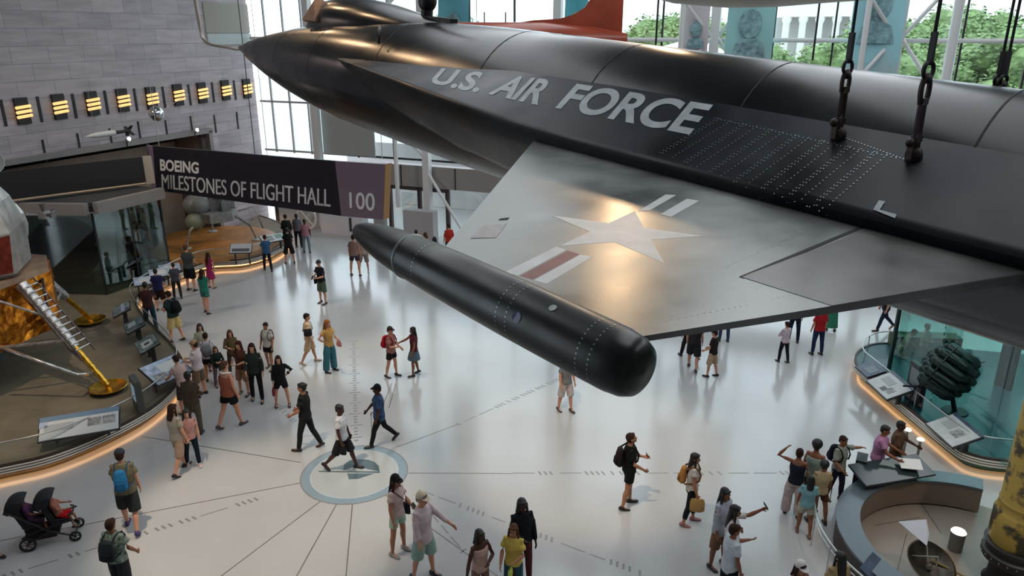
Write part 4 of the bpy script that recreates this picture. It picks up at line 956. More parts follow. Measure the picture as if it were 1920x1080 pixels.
# --- hanging hall sign
SD = Vector((math.cos(R(27)), -math.sin(R(27)), 0)); SN = Vector((-SD.y, SD.x, 0)); S0 = G(640, 405, 3.5)
def sg(x, y, off=0.0): return on_plane(x, y, S0 - SN * off, SN)
navy = mat('black_sign_face', (.016, .014, .022), rough=.45); purple = mat('purple_sign_face', (.21, .15, .20), rough=.45); signw = mat('white_sign_letters', (.80, .80, .79), rough=.4)
sign = thing('hall_sign', 'long black and purple hall sign with white lettering, hanging over the walkway', 'sign', (0, 0, 0))
b = bm_new(); slab(b, [sg(286, 274), sg(628, 302), sg(640, 405), sg(293, 357)], -.12); obj('black_panel', b, navy, sign)
b = bm_new(); slab(b, [sg(628, 302), sg(722, 308), sg(718, 412), sg(640, 405)], -.12); obj('purple_panel', b, purple, sign)
b = bm_new(); a0, a1 = sg(286, 274), sg(293, 357); e0 = a0 - SD * .62 + SN * .25; e1 = a1 - SD * .52 + SN * .25; slab(b, [e0, a0, a1, e1], .05); obj('purple_return', b, mat('purple_light_face', (.25, .19, .29), rough=.45), sign)
b = bm_new(); a0, a1 = sg(722, 308), sg(718, 412); slab(b, [a0, a0 + SN * .35, a1 + SN * .35, a1], .02); obj('wood_edge', b, mat('orange_wood', (.32, .16, .05), rough=.5), sign)
def sl(s, q, bold=.03):
    text_on_quad(s, [sg(x, y, .0) for x, y in q], .012, 'lettering', signw, sign, bold)
sl('BOEING', [(300, 298), (373, 304), (373, 326), (301, 320)], .035)
sl('MILESTONES OF FLIGHT HALL', [(303, 326), (620, 355), (620, 388), (304, 353)], -.035)
sl('100', [(655, 360), (703, 362), (703, 396), (656, 390)], .012)
b = bm_new()
for x in (300, 500, 715): p = sg(x, 300); b = bm_new(); rod(b, p + SN * .06, Vector((p.x, p.y, 17.9)) + SN * .06, .012, 5); obj('hanging_wire', b, steel, sign)
# ================================================================== other aircraft and the cables
red = mat('red_orange_paint', (.33, .055, .022), rough=.35, var=.15, scale=1.5, coat=.3)
ax0 = on_plane(835, 60, (0, 25, 0), (0, 1, 0)); ax1 = on_plane(1169, 60, (0, 25, 0), (0, 1, 0)); Lx = ax1.x - ax0.x
th = thing('red_research_plane', 'red orange aircraft with tall tail fin hanging behind the black rocket plane', 'aircraft', (ax0.x, 25, 9.52))
b = bm_new(); lathe(b, [(.01, -3.2), (.3, -2.4), (.5, -1), (.58, .3), (.58, Lx * .55), (.42, Lx * .85), (.25, Lx + .1), (.01, Lx + .12)], 28, M=Matrix.Rotation(math.pi / 2, 3, 'Y')); obj('fuselage', b, red, th, smooth='auto')
def fin(pts, t, name, axis='Y'):
    b = bm_new(); v = Vector((0, 1, 0)) * t if axis == 'Y' else Vector((0, 0, 1)) * t
    A = [b.verts.new(Vector(p) - v / 2) for p in pts]; B = [b.verts.new(Vector(p) + v / 2) for p in pts]; n = len(pts)
    b.faces.new(A); b.faces.new(B[::-1])
    for i in range(n): b.faces.new((A[i], A[(i + 1) % n], B[(i + 1) % n], B[i]))
    return obj(name, b, red, th)
zf = lambda y: on_plane(1100, y, (0, 25, 0), (0, 1, 0)).z - 9.52
xf = lambda x: on_plane(x, 20, (0, 25, 0), (0, 1, 0)).x - ax0.x
fin([(xf(900), 0, .40), (xf(1000), 0, zf(38)), (xf(1050), 0, zf(35)), (xf(1076), 0, zf(27)), (xf(1096), 0, zf(14)), (xf(1108), 0, zf(-5)), (xf(1125), 0, zf(-60)), (xf(1168), 0, zf(-60)), (xf(1168), 0, -.1), (xf(1000), 0, -.1)], .10, 'tail_fin')
fin([(xf(1090), -1.9, .0), (xf(1140), -1.9, .0), (xf(1168), 0, .0), (xf(1168), 1.9, 0), (xf(1090), 1.9, 0), (xf(1050), 0, 0)], .07, 'tailplane', 'Z')
b = bm_new(); rod(b, (1.0, 0, .5), (1.0, 0, 8.4), .012, 5); rod(b, (4.6, 0, .5), (4.6, 0, 8.4), .012, 5); obj('suspension_wire', b, dark, th)
for j, x in enumerate((908, 948)):
    b = bm_new(); rod(b, (0, 0, 0), (0, 0, .32), .02, 6); obj('spine_aerial', b, dark, th, loc=(xf(x), 0, .55))
# silver aircraft above the frame, only its belly in view
g1 = on_plane(1165, 6, (0, 19, 0), (0, 1, 0)); g2 = on_plane(1610, 6, (0, 19, 0), (0, 1, 0)); Lg = g2.x - g1.x; zb = on_plane(1400, 15, (0, 19, 0), (0, 1, 0)).z
tanal = mat('dull_aluminium', (.40, .36, .31), rough=.42, metal=.4, var=.15, scale=1.2)
th = thing('silver_aircraft', 'dull silver aircraft at the top edge of the photo, only its belly showing', 'aircraft', (g1.x, 19, zb + .78))
b = bm_new(); lathe(b, [(.02, -.2), (.30, 0), (.5, .5), (.68, Lg * .22), (.78, Lg * .45), (.76, Lg * .65), (.66, Lg * .88), (.60, Lg * 1.05), (.02, Lg * 1.08)], 28, M=Matrix.Rotation(math.pi / 2, 3, 'Y')); obj('fuselage', b, tanal, th, smooth='auto')
b = bm_new(); prism(b, [(Lg * .45, -5), (Lg * .75, -5), (Lg * .8, 5), (Lg * .4, 5)], .55, .68); obj('wing', b, tanal, th)
b = bm_new(); rod(b, (Lg * .3, 0, .6), (Lg * .3, 0, 5.6), .015, 5); rod(b, (Lg * .8, 0, .5), (Lg * .8, 0, 5.6), .015, 5); obj('suspension_wire', b, dark, th)
for i, (x, lab) in enumerate(((1231, 'left of the white tent'), (1530, 'in front of the distant colonnade'))):
    p = on_plane(x, 60, (0, 26, 0), (0, 1, 0)); b = bm_new(); rod(b, (p.x, p.y, 8.9 if i else 9.0), (p.x, p.y, 17.9), .035, 6)
    tag(obj('hanging_cable', b, blackm), 'straight dark cable seen against the glass front, ' + lab, 'cable')
# chains that carry the rocket plane
rust = mat('rusty_brown_shackle', (.055, .035, .03), rough=.5, metal=.4, var=.4, scale=20)
purp = mat('purple_turnbuckle', (.085, .065, .085), rough=.45, metal=.4, var=.3, scale=18)
def ring_link(bm, c, rx, rz, r, yaw=0.0, n=18):
    pts = [Vector(c) + Matrix.Rotation(yaw, 3, 'Z') @ Vector((rx * math.cos(a), 0, rz * math.sin(a))) for a in [2 * math.pi * k / n for k in range(n + 1)]]
    tube(bm, pts, r, 6, up=(0.13, 1, 0.2), cap=False)
def hanger(p, zs, ma, mb, label, sc=1.0, tail=True):
    """p: foot point; zs: heights above the foot of turnbuckle top, ring, eye"""
    th = thing('hanging_chain', label, 'chain', p, R(35), 'chains that hold up the rocket plane')
    z1, z2, z3 = zs
    if tail:
        b = bm_new(); ell(b, (0, 0, .02), (.045, .045, .05)); box(b, (-.03, 0, .05), (.05, .03, .1)); ell(b, (-.06, 0, .09), (.03, .02, .025)); obj('foot_lug', b, ma, th, smooth='auto')
        b = bm_new(); rod(b, (0, 0, .05), (0, 0, z1 * .30), .022 * sc, 8); ring_link(b, (0, 0, z1 * .30), .03, .045, .012, .4); obj('lower_shackle', b, ma, th, smooth='auto')
        b = bm_new(); rod(b, (-.018, 0, z1 * .36), (-.014, 0, z1), .014 * sc, 8); rod(b, (.018, 0, z1 * .36), (.014, 0, z1), .014 * sc, 8); box(b, (0, 0, z1 * .36), (.06, .035, .035)); box(b, (0, 0, z1), (.05, .035, .035)); obj('turnbuckle', b, mb, th, smooth='auto')
    b = bm_new(); ring_link(b, (0, 0, (z1 + z2) / 2), .035 * sc, (z2 - z1) / 2 + .02, .012 * sc); obj('ring', b, rust, th, smooth=True)
    b = bm_new(); ring_link(b, (0, 0, (z2 + z3) / 2), .042 * sc, (z3 - z2) / 2, .010 * sc); ell(b, (0, 0, z2), (.03, .02, .025)); obj('cable_eye', b, blackm, th, smooth=True)
    b = bm_new(); rod(b, (0, 0, z3 - .02), (0, 0, 17.9 - p.z), .0085 * sc, 8); box(b, (0, 0, z3 + .07), (.026, .026, .15)); obj('cable', b, blackm, th, smooth='auto')
def zat(p, y): 
    d = on_plane(px(p)[0], y, p, (0, 1, 0)); return d.z - p.z
def wpt(l): return PM @ l + PT
pa = wpt(snap(tunnel_pt(1571, 258), TN, 0)); pb = wpt(snap(tunnel_pt(1712, 297), TN, 0))
hanger(pa, (zat(pa, 168), zat(pa, 140), zat(pa, 112)), rust, mat('brown_turnbuckle', (.05, .035, .028), rough=.5, metal=.4), 'hanging chain with brown turnbuckle, left one of the two nearest the camera')
hanger(pb, (zat(pb, 190), zat(pb, 148), zat(pb, 115)), rust, purp, 'hanging chain with purple turnbuckle, right one of the two nearest the camera', 1.15)
for (x, lx, lab) in ((1868, 9.9, 'left'), (1879, 10.55, 'right')):
    q = PM @ Vector((lx, .72, .42)) + PT
    q2 = on_plane(x, 165, q, (PM @ Vector((0, 1, 0))))
    hanger(Vector((q2.x, q2.y, q.z)), (zat(Vector((q2.x, q2.y, q.z)), 168), zat(Vector((q2.x, q2.y, q.z)), 160), zat(Vector((q2.x, q2.y, q.z)), 140)), rust, rust, 'far hanging cable rising from behind the body at upper right, %s one of the pair' % lab, 1.1, True)
# ================================================================== right side exhibits
teal_deck = mat('teal_deck', (.018, .085, .10), rough=.30, var=.15, scale=1.2)
er_px = [(1700, 668), (1640, 668), (1608, 682), (1602, 704), (1625, 728), (1700, 792), (1778, 858), (1815, 880), (1880, 892), (2000, 896)]
ER = smooth_line([G(*p) for p in er_px])
ER = ER[::-1]
e0, e1 = ER[0], ER[-1]
pr = thing('glass_case_platform', 'low platform with striped edge and teal deck at the right', 'platform', (0, 0, 0))
b = bm_new(); prism(b, [(p.x, p.y) for p in ER] + [(22, 19.5), (22, 14.0)], .20, PH); prism(b, [(p.x, p.y) for p in offset_line(ER, .16)] + [(22, 19.5), (22, 14.2)], .01, .20); obj('deck', b, teal_deck, pr)
b = bm_new(); band(b, ER, .20, PH + .03, -.05, .02); obj('edge_board', b, plat_side, pr)
for z in (.225, .29, .355):
    b = bm_new(); band(b, ER, z, z + .034, -.075, -.045); obj('edge_stripe', b, stripe, pr)
b = bm_new(); band(b, ER, .12, .19, .11, .14); obj('toe_light', b, warm_strip, pr)
A = offset_line(ER, .12)
b = bm_new(); ribbon(b, A, PH, PH + .45); obj('guard_glass', b, clear2, pr)
b = bm_new(); tube(b, [p + Vector((0, 0, PH + .47)) for p in A], .02, 6); obj('top_rail', b, steel, pr, smooth=True)
for k in (4, 14, 24, 34, 44):
    if k < len(A): 
        b = bm_new(); rod(b, A[k] + Vector((0, 0, PH)), A[k] + Vector((0, 0, PH + .47)), .016, 6); obj('rail_post', b, steel, pr)
# far rail with legs
b = bm_new(); q0, q1 = G(1640, 690, .1), G(1905, 690, .1); q0.z = q1.z = 0
b.free()
# tall glass front of the case
caseglass = glass('green_case_glass', (.72, .90, .87), .10)
c0_ = G(1667, 690, PH); c1_ = G(1815, 815, PH); dcg = (c1_ - c0_); dcg.z = 0; dcg.normalize()
tc = thing('tall_glass_case', 'tall green tinted glass front around the dark engine cluster', 'display case', (c0_.x, c0_.y, PH), math.atan2(dcg.y, dcg.x))
HG = 3.2
for i in range(3):
    b = bm_new(); box(b, (1.0 + 2.45 * i if i else 1.2, 0, HG / 2), (2.4, .025, HG)); obj('glass_sheet', b, caseglass, tc)
b = bm_new(); box(b, (0, 0, HG / 2), (.08, .1, HG)); obj('corner_post', b, mat('dark_green_post', (.02, .04, .035), rough=.4), tc)
b = bm_new(); box(b, (0, 3.2, HG / 2), (.025, 6.2, HG)); obj('side_glass', b, caseglass, tc)
b = bm_new()
for k in range(16):
    ell(b, (2.22, -.02, .1 + k * .19), (.012, .012, .05), 6, 4)
obj('glass_joint', b, blackm, tc)
for j, (x, y0) in enumerate(((1872, 722), (1888, 730))):
    g = G(x, y0, PH); b = bm_new(); box(b, (0, 0, 1.3), (.12, .2, 2.6)); tag(obj('dark_post', b, blackm, loc=(g.x, g.y, PH), rz=.5), 'black post standing right of the engine cluster, %s one of the two' % ('left' if j == 0 else 'right'), 'post')
b = bm_new(); g = G(1722, 655, PH + .2); box(b, (0, 0, .22), (2.0, .5, .42)); tag(obj('olive_bench', b, mat('olive_green_bench', (.07, .10, .04), rough=.5), loc=(g.x + .5, g.y + .6, PH), rz=-.1), 'long low green plinth behind the dark engine cluster', 'plinth')
# engine cluster
cg = mat('dark_green_bottle', (.012, .032, .028), rough=.28, metal=.35, var=.35, scale=4, rvar=.08)
ec0 = G(1790, 772, PH); cc = on_plane(1778, 696, ec0, (0, 1, 0)); 
ec = thing('engine_cluster', 'cluster of dark green gas bottles raised on a pole in the glass case', 'engine', (ec0.x, ec0.y, PH))
axd = Vector((.62, -.62, -.38)).normalized(); ea, eb, _ = frame_of(axd); zc_ = cc.z - PH; ctr = Vector((cc.x - ec0.x, 0, zc_))
k = 0
for r, n in ((.15, 4), (.35, 9), (.54, 12)):
    for i in range(n):
        t = 2 * math.pi * i / n + r; c = ctr + (ea * math.cos(t) + eb * math.sin(t)) * r; l = .58 - .2 * (r / .54) ** 2
        b = bm_new(); tube(b, [c - axd * (l + .08), c - axd * (l + .02), c - axd * l * .8, c + axd * l * .8, c + axd * (l + .02), c + axd * (l + .10)], [.03, .10, .135, .135, .10, .035], 10); obj('bottle', b, cg, ec, smooth='auto'); k += 1
for s in (-.45,):
    b = bm_new(); pts = [ctr + axd * s * .45 + (ea * math.cos(a) + eb * math.sin(a)) * .66 for a in [2 * math.pi * q / 28 for q in range(29)]]; tube(b, pts, .02, 6, cap=False); obj('strap', b, mat('grey_green_strap', (.02, .035, .032), rough=.35, metal=.5), ec, smooth=True)
b = bm_new()
rnd = random.Random(4)
for i in range(26):
    t = rnd.random() * 6.28; c = ctr + (ea * math.cos(t) + eb * math.sin(t)) * rnd.uniform(.2, .72) + axd * rnd.choice((-.42, .42)); tube(b, [c, c + Vector((rnd.uniform(-.12, .12), rnd.uniform(-.12, .12), rnd.uniform(-.05, .16)))], .018, 6)
obj('pipework', b, blackm, ec)
b = bm_new(); tube(b, [(0, 0, 0), ctr], [.06, .05], 10); obj('pole', b, blackm, ec)
b = bm_new(); lathe(b, [(.01, .03), (.3, .03), (.32, 0)], 20); obj('foot_plate', b, blackm, ec)
b = bm_new(); rod(b, (-1.1, .3, 0), (-1.0, .25, .6), .03); rod(b, (-1.3, .3, .6), (-.7, .2, .62), .03); obj('side_stand', b, blackm, ec)
# panels of the right platform
navy_g = mat('panel_navy', (.045, .065, .11), rough=.35, var=.4, scale=8)
pg = mat('panel_pale_grey', (.50, .50, .49), rough=.35, var=.08, scale=9)
yw = math.atan2(dcg.y, dcg.x)
reading_panel(1632, 693, .75, .55, yw, 20, navy_g, 'dark blue reading panel at the tip of the right platform', zt=.35, blocks=[(.1, 0, .5, .5, mat('panel_slate', (.14, .17, .2), rough=.4))])
reading_panel(1668, 724, 1.15, .75, yw, 22, pg, 'pale grey reading panel with dark pictures, middle of the right platform edge', zt=.35, blocks=[(.22, -.15, .22, .3, grey_g), (.05, -.25, .16, .2, ink), (-.15, .1, .4, .3, mat('panel_text_pale', (.36, .36, .36), rough=.5)), (0, .47, 1.0, .12, navy_g)])
reading_panel(1788, 808, 1.15, .75, yw, 22, pg, 'pale reading panel by the rail, nearest on the right platform', zt=.35, blocks=[(.15, 0, .25, .35, grey_g), (-.2, .1, .3, .4, mat('panel_text_pale', (.36, .36, .36), rough=.5)), (0, .47, 1.0, .12, navy_g)])
g = G(1712, 755, PH); t = thing('video_stand', 'dark upright screen stand between the pale panels at right', 'screen', (g.x, g.y, PH), yw)
b = bm_new(); box(b, (0, 0, .55), (.66, .14, 1.1)); obj('housing', b, stand_m, t)
b = bm_new(); box(b, (.0, -.075, .74), (.46, .02, .46)); obj('display', b, mat('grey_display', (.20, .22, .23), rough=.2), t)
# round sunken display with curved counter
CC = G(1825, 1070); CC = Vector((CC.x, CC.y, 0))
ctr_top = mat('blue_grey_counter', (.10, .13, .155), rough=.25); brownw = mat('dark_brown_wall', (.04, .028, .022), rough=.5); beigef = mat('beige_floor_tile', (.25, .205, .165), rough=.35, var=.08, scale=1)  # own colours, darkened to carry the shade under the plane
cn = thing('curved_counter', 'curved blue grey counter ring round the beige display floor at lower right', 'counter', CC)
a0, a1 = R(58), R(236)
def arcpts(r, n=48): return [Vector((r * math.cos(a0 + (a1 - a0) * i / n), r * math.sin(a0 + (a1 - a0) * i / n), 0)) for i in range(n + 1)]
AL = arcpts(2.5)
b = bm_new(); band(b, AL, .0, .58, -.0, -.12); obj('inner_wall', b, brownw, cn)
b = bm_new(); band(b, AL, .58, .63, .03, -.42); obj('counter_top', b, ctr_top, cn)
b = bm_new(); band(b, AL, .05, .58, -.36, -.40); obj('outer_wall', b, mat('beige_outer_wall', (.22, .17, .13), rough=.5), cn)
b = bm_new(); tube(b, [p * (2.94 / 2.5) + Vector((0, 0, .78)) for p in AL[18:]], .02, 8); obj('hand_rail', b, steel, cn, smooth=True)
b = bm_new(); tube(b, [p * (2.94 / 2.5) + Vector((0, 0, .66)) for p in AL[18:]], .012, 8); obj('lower_rail', b, steel, cn, smooth=True)
for i in range(19, 48, 5):
    b = bm_new(); p = AL[i] * (2.94 / 2.5); rod(b, p + Vector((0, 0, .0)), p + Vector((0, 0, .78)), .014, 6); obj('rail_post', b, steel, cn)
b = bm_new(); lathe(b, [(.01, .012), (2.49, .012), (2.49, 0)], 48); obj('display_floor', b, beigef, cn)
for pq in (((1725, 940), (1765, 1000)), ((1700, 1000), (1680, 1080)), ((1640, 985), (1725, 970))):
    b = bm_new(); p, q = G(pq[0][0], pq[0][1], .014) - CC, G(pq[1][0], pq[1][1], .014) - CC; d = (q - p).normalized(); n = Vector((-d.y, d.x, 0)) * .006; slab(b, [p + n, p - n, q - n, q + n], .001); obj('floor_joint', b, brownw, cn)
# table with papers on the counter
tb = thing('slanted_table', 'slanted dark glass table with papers at the back of the curved counter', 'table', G(1660, 945, 0) * 1.0, .25)
tb.location.z = 0
b = bm_new(); box(b, (0, 0, .86), (1.75, .62, .05), M=Matrix.Rotation(R(14), 3, 'X')); obj('table_top', b, mat('dark_glass_top', (.03, .045, .048), rough=.12), tb)
for sx in (-.62, .62):
    b = bm_new(); box(b, (sx, .05, .43), (.12, .18, .84)); obj('leg', b, blackm, tb)
g = G(1604, 930, 0); b = bm_new(); box(b, (0, 0, .5), (.22, .4, 1.0)); tag(obj('side_pedestal', b, blackm, loc=(g.x, g.y, 0), rz=-.5), 'dark pedestal left of the slanted glass table', 'pedestal')
bx = tb.location
lampw = mat('lit_lamp_disc', (1, 1, 1), emit=(1, .9, .75), emit_s=2.5)
for j, (x, y, h, lab) in enumerate(((1790, 1030, .42, 'squat round lamp standing on the beige display floor'), (1715, 880, .8, 'round lamp by the table at the end of the striped edge'), (1690, 868, .9, 'round lamp behind the table, left of the other one'))):
    g = G(x, y, 0.0 if j else .014); th = thing('floor_lamp', lab, 'light', (g.x, g.y, 0.013 if j == 0 else 0))
    Rm = Matrix.Rotation(R(18), 3, 'X')
    b = bm_new(); tube(b, [(0, 0, 0), (0, 0, h)], [.13, .135] if j == 0 else [.03, .03], 20); obj('housing', b, mat('grey_lamp_housing', (.16, .15, .14), rough=.4), th, smooth='auto')
    b = bm_new(); lathe(b, [(.001, .03), (.12, .03), (.14, 0)] if j == 0 else [(.001, .02), (.075, .02), (.085, 0)], 20, c=(0, 0, h)); obj('lens', b, lampw, th)
b = bm_new(); slab(b, [(-.4, -.2, .93), (.05, -.25, .91), (.12, .05, .99), (-.35, .1, 1.0)], .012); o = tag(obj('paper_stack', b, mat('white_paper', (.72, .71, .68), rough=.6), loc=(bx.x + .55, bx.y + .12, .03)), 'white papers lying at the right end of the slanted table', 'paper')
# dish probe at the bottom edge
g = G(1742, 1058, .55); pb_ = thing('dish_probe', 'dark dish shaped probe with gold rim and white paddle at lower right', 'spacecraft', (g.x, g.y, .012))
Rm = Matrix.Rotation(R(28), 3, 'X') @ Matrix.Rotation(R(8), 3, 'Y')
zd = .55
b = bm_new(); lathe(b, [(.01, -.16), (.2, -.13), (.36, -.04), (.44, .06), (.42, .065), (.34, -.01), (.18, -.09), (.01, -.12)], 32, c=(0, 0, zd), M=Rm); obj('dish', b, mat('dark_brown_dish', (.055, .045, .035), rough=.35, metal=.5, var=.5, scale=6), pb_, smooth='auto')
b = bm_new(); lathe(b, [(.43, .05), (.475, .04), (.475, -.05), (.42, .0)], 32, c=(0, 0, zd), M=Rm, arc=(-1.6, .7)); obj('gold_rim', b, goldf, pb_, smooth='auto')
for k in range(3):
    a = k * 2.09 + .5; b = bm_new(); rod(b, Vector((0, 0, zd)) + Rm @ Vector((.3 * math.cos(a), .3 * math.sin(a), -.05)), Vector((0, 0, zd)) + Rm @ Vector((0, 0, .3)), .014, 6); obj('feed_strut', b, mat('grey_strut', (.3, .28, .25), rough=.4, metal=.5), pb_)
b = bm_new(); rod(b, (0, 0, 0), (0, 0, zd - .1), .05, 10); obj('stand', b, blackm, pb_)
b = bm_new(); rod(b, (.1, .1, zd), (.95, -.35, .28), .02, 6); rod(b, (.5, .2, .1), (.95, -.35, .28), .015, 6); obj('instrument_boom', b, mat('gold_boom', (.5, .33, .12), rough=.35, metal=.7), pb_)
q = [G(1684, 978, 1.0), G(1737, 974, 1.15), G(1742, 1000, .95), G(1738, 1024, .78)]
b = bm_new(); q = [p - pb_.location for p in q]; slab(b, q, .02); obj('white_paddle', b, mat('white_paddle', (.66, .70, .78), rough=.4), pb_)
b = bm_new(); rod(b, q[3], (0.0, 0.05, zd), .015, 6); obj('paddle_arm', b, mat('grey_strut', (.3, .28, .25)), pb_)
g = G(1652, 1072, .6); th = thing('round_mark_panel', 'navy panel with a pale ring, tilted at the bottom edge', 'sign', (g.x, g.y, 0.012), R(45))
Rm = Matrix.Rotation(R(25), 3, 'X')
b = bm_new(); box(b, (0, 0, .55), (.62, .62, .03), M=Rm); obj('panel', b, navy_g, th)
b = bm_new(); lathe(b, [(.09, .02), (.15, .02), (.15, .017), (.09, .017), (.09, .02)], 24, c=Vector((.05, .05, .55)), M=Rm); obj('pale_ring', b, mat('pale_ring_print', (.5, .55, .62), rough=.4), th)
b = bm_new(); box(b, (0, 0, .27), (.1, .1, .54)); obj('stand', b, stand_m, th)
# yellow missile body standing at the right edge
yel = mat('chipped_yellow_paint', (.50, .34, .055), rough=.5, var=.0, scale=3.5, color2=(.42, .29, .06), bump=.15)
def _yel():
    nt = yel.node_tree; b = nt.nodes['Principled BSDF']; no = nt.nodes['Noise Texture']; rp = nt.nodes['Color Ramp']
    rp.color_ramp.elements[0].position = .40; rp.color_ramp.elements[0].color = (.045, .035, .015, 1); rp.color_ramp.elements[1].position = .50; rp.color_ramp.elements[1].color = (.40, .27, .055, 1)
    no.inputs['Detail'].default_value = 8
_yel()
yr = .50; g = G(1866, 1012, 1.0); yc = Vector((g.x + yr * .95, g.y + .05, 0))
ym = thing('yellow_missile', 'tall yellow missile body with dark base rings at the right edge', 'missile', yc)
b = bm_new(); lathe(b, [(yr * .96, .92), (yr, 1.0), (yr, 1.55), (yr * .97, 1.57), (yr * .93, 1.62), (yr * .9, 1.72), (yr * .92, 1.76), (yr * .88, 1.80), (yr * .88, 4.6), (yr * .8, 4.9), (.01, 5.0)], 40); obj('body', b, yel, ym, smooth='auto')
b = bm_new(); lathe(b, [(.01, .55), (yr * 1.05, .55), (yr * 1.1, .6), (yr * 1.1, .70), (yr * 1.02, .73), (yr * 1.02, .80), (yr * 1.08, .83), (yr * 1.08, .90), (yr * .9, .93), (.01, .93)], 40); obj('base_ring', b, mat('blackened_ring', (.018, .018, .017), rough=.5), ym, smooth='auto')
b = bm_new()
for k in range(24):
    a = 2 * math.pi * k / 24; ell(b, (yr * 1.1 * math.cos(a), yr * 1.1 * math.sin(a), .65), (.014, .014, .014), 6, 4)
obj('ring_bolts', b, rivet_m, ym)
b = bm_new(); lathe(b, [(yr * .9, 0), (yr * .75, .1), (yr * .7, .55), (.01, .55)], 32); obj('pedestal', b, blackm, ym, smooth='auto')
# ================================================================== the visitors
FIG = {}
def sph_dir(side, fl, ab):
    f, a = R(fl), R(ab); return Vector((side * math.sin(a), -math.sin(f) * math.cos(a), -math.cos(f) * math.cos(a)))
ARMS = {'down': (4, 9, 16, 4), 'back': (-22, 8, 4, 6), 'fwd': (24, 8, 40, 4), 'phone': (18, 8, 88, -28), 'phone_high': (40, 10, 125, -14), 'hip': (-18, 42, 22, -48), 'strap': (12, 14, 140, -22), 'point': (78, 8, 84, 2), 'reach': (52, 10, 66, 6),
        'side': (18, 72, 34, 70), 'headback': (20, 105, 175, -35), 'up': (95, 12, 130, -5), 'fold': (22, 14, 78, -58), 'lean': (36, 14, 72, -6), 'hold': (10, 10, 55, -6), 'push': (30, 8, 72, 0)}
LEGS = {'stand': ((2, 3, 5), (-2, 3, 6)), 'apart': ((3, 4, 10), (-3, 4, 11)), 'walk': ((15, 6, 4), (-13, 14, 4)), 'walk2': ((-13, 14, 4), (15, 6, 4)), 'stride': ((22, 8, 3), (-20, 24, 3)), 'stride2': ((-20, 24, 3), (22, 8, 3)), 'step': ((9, 7, 4), (-7, 6, 5)), 'bentknee': ((18, 24, 5), (-6, 6, 5))}
def remesh(o, vox, it=2):
    m = o.modifiers.new('surface', 'REMESH'); m.mode = 'VOXEL'; m.voxel_size = vox; m.use_smooth_shade = True
    s = o.modifiers.new('soften', 'SMOOTH'); s.factor = .5; s.iterations = it
    return o
def skel(legs, armL, armR, lean=0.0, headyaw=0.0, headtilt=0.0):
    """joints of a 1.75 m figure that faces -Y; left is +X"""
    J = {}
    Rl = Matrix.Rotation(R(-lean) * -1, 3, 'X')
    hip = Vector((0, 0, .93)); J['hip'] = hip
    up = lambda x, y, z: hip + Rl @ Vector((x, y, z))
    J['waist'] = up(0, 0, .13); J['chest'] = up(0, .0, .34); J['neck'] = up(0, .012, .555); J['head'] = up(0, -.012, .705)
    J['Rl'] = Rl; J['Rh'] = Rl @ Matrix.Rotation(R(headyaw), 3, 'Z') @ Matrix.Rotation(R(headtilt), 3, 'X')
    for s, k, arm in ((1, 'L', armL), (-1, 'R', armR)):
        a = ARMS[arm] if isinstance(arm, str) else arm
        sh = up(s * .166, .005, .485); el = sh + Rl @ sph_dir(s, a[0], a[1]) * .285; fd = (Rl @ sph_dir(s, a[2], a[3])).normalized(); wr = el + fd * .25
        J['sh' + k], J['el' + k], J['wr' + k], J['fd' + k] = sh, el, wr, fd
    for s, k, lg in ((1, 'L', legs[0]), (-1, 'R', legs[1])):
        h = hip + Vector((s * .092, 0, -.03)); kn = h + sph_dir(s, lg[0], lg[2]) * .42
        an = kn + sph_dir(s, lg[0] - lg[1], lg[2] * .4) * .40
        J['hp' + k], J['kn' + k], J['an' + k] = h, kn, an; J['ft' + k] = R(lg[0] - lg[1])
    lo = min(J['anL'].z, J['anR'].z) - .078
    for q, v in list(J.items()):
        if isinstance(v, Vector) and not q.startswith('fd'): J[q] = v - Vector((0, 0, lo))
    return J
def foot_dir(J, k):
    t = J['ft' + k]; e = max(-.95, min(.12, t)) if t < 0 else 0.0
    return Vector((0, -math.cos(e), math.sin(e)))       # heel lifts when the leg trails
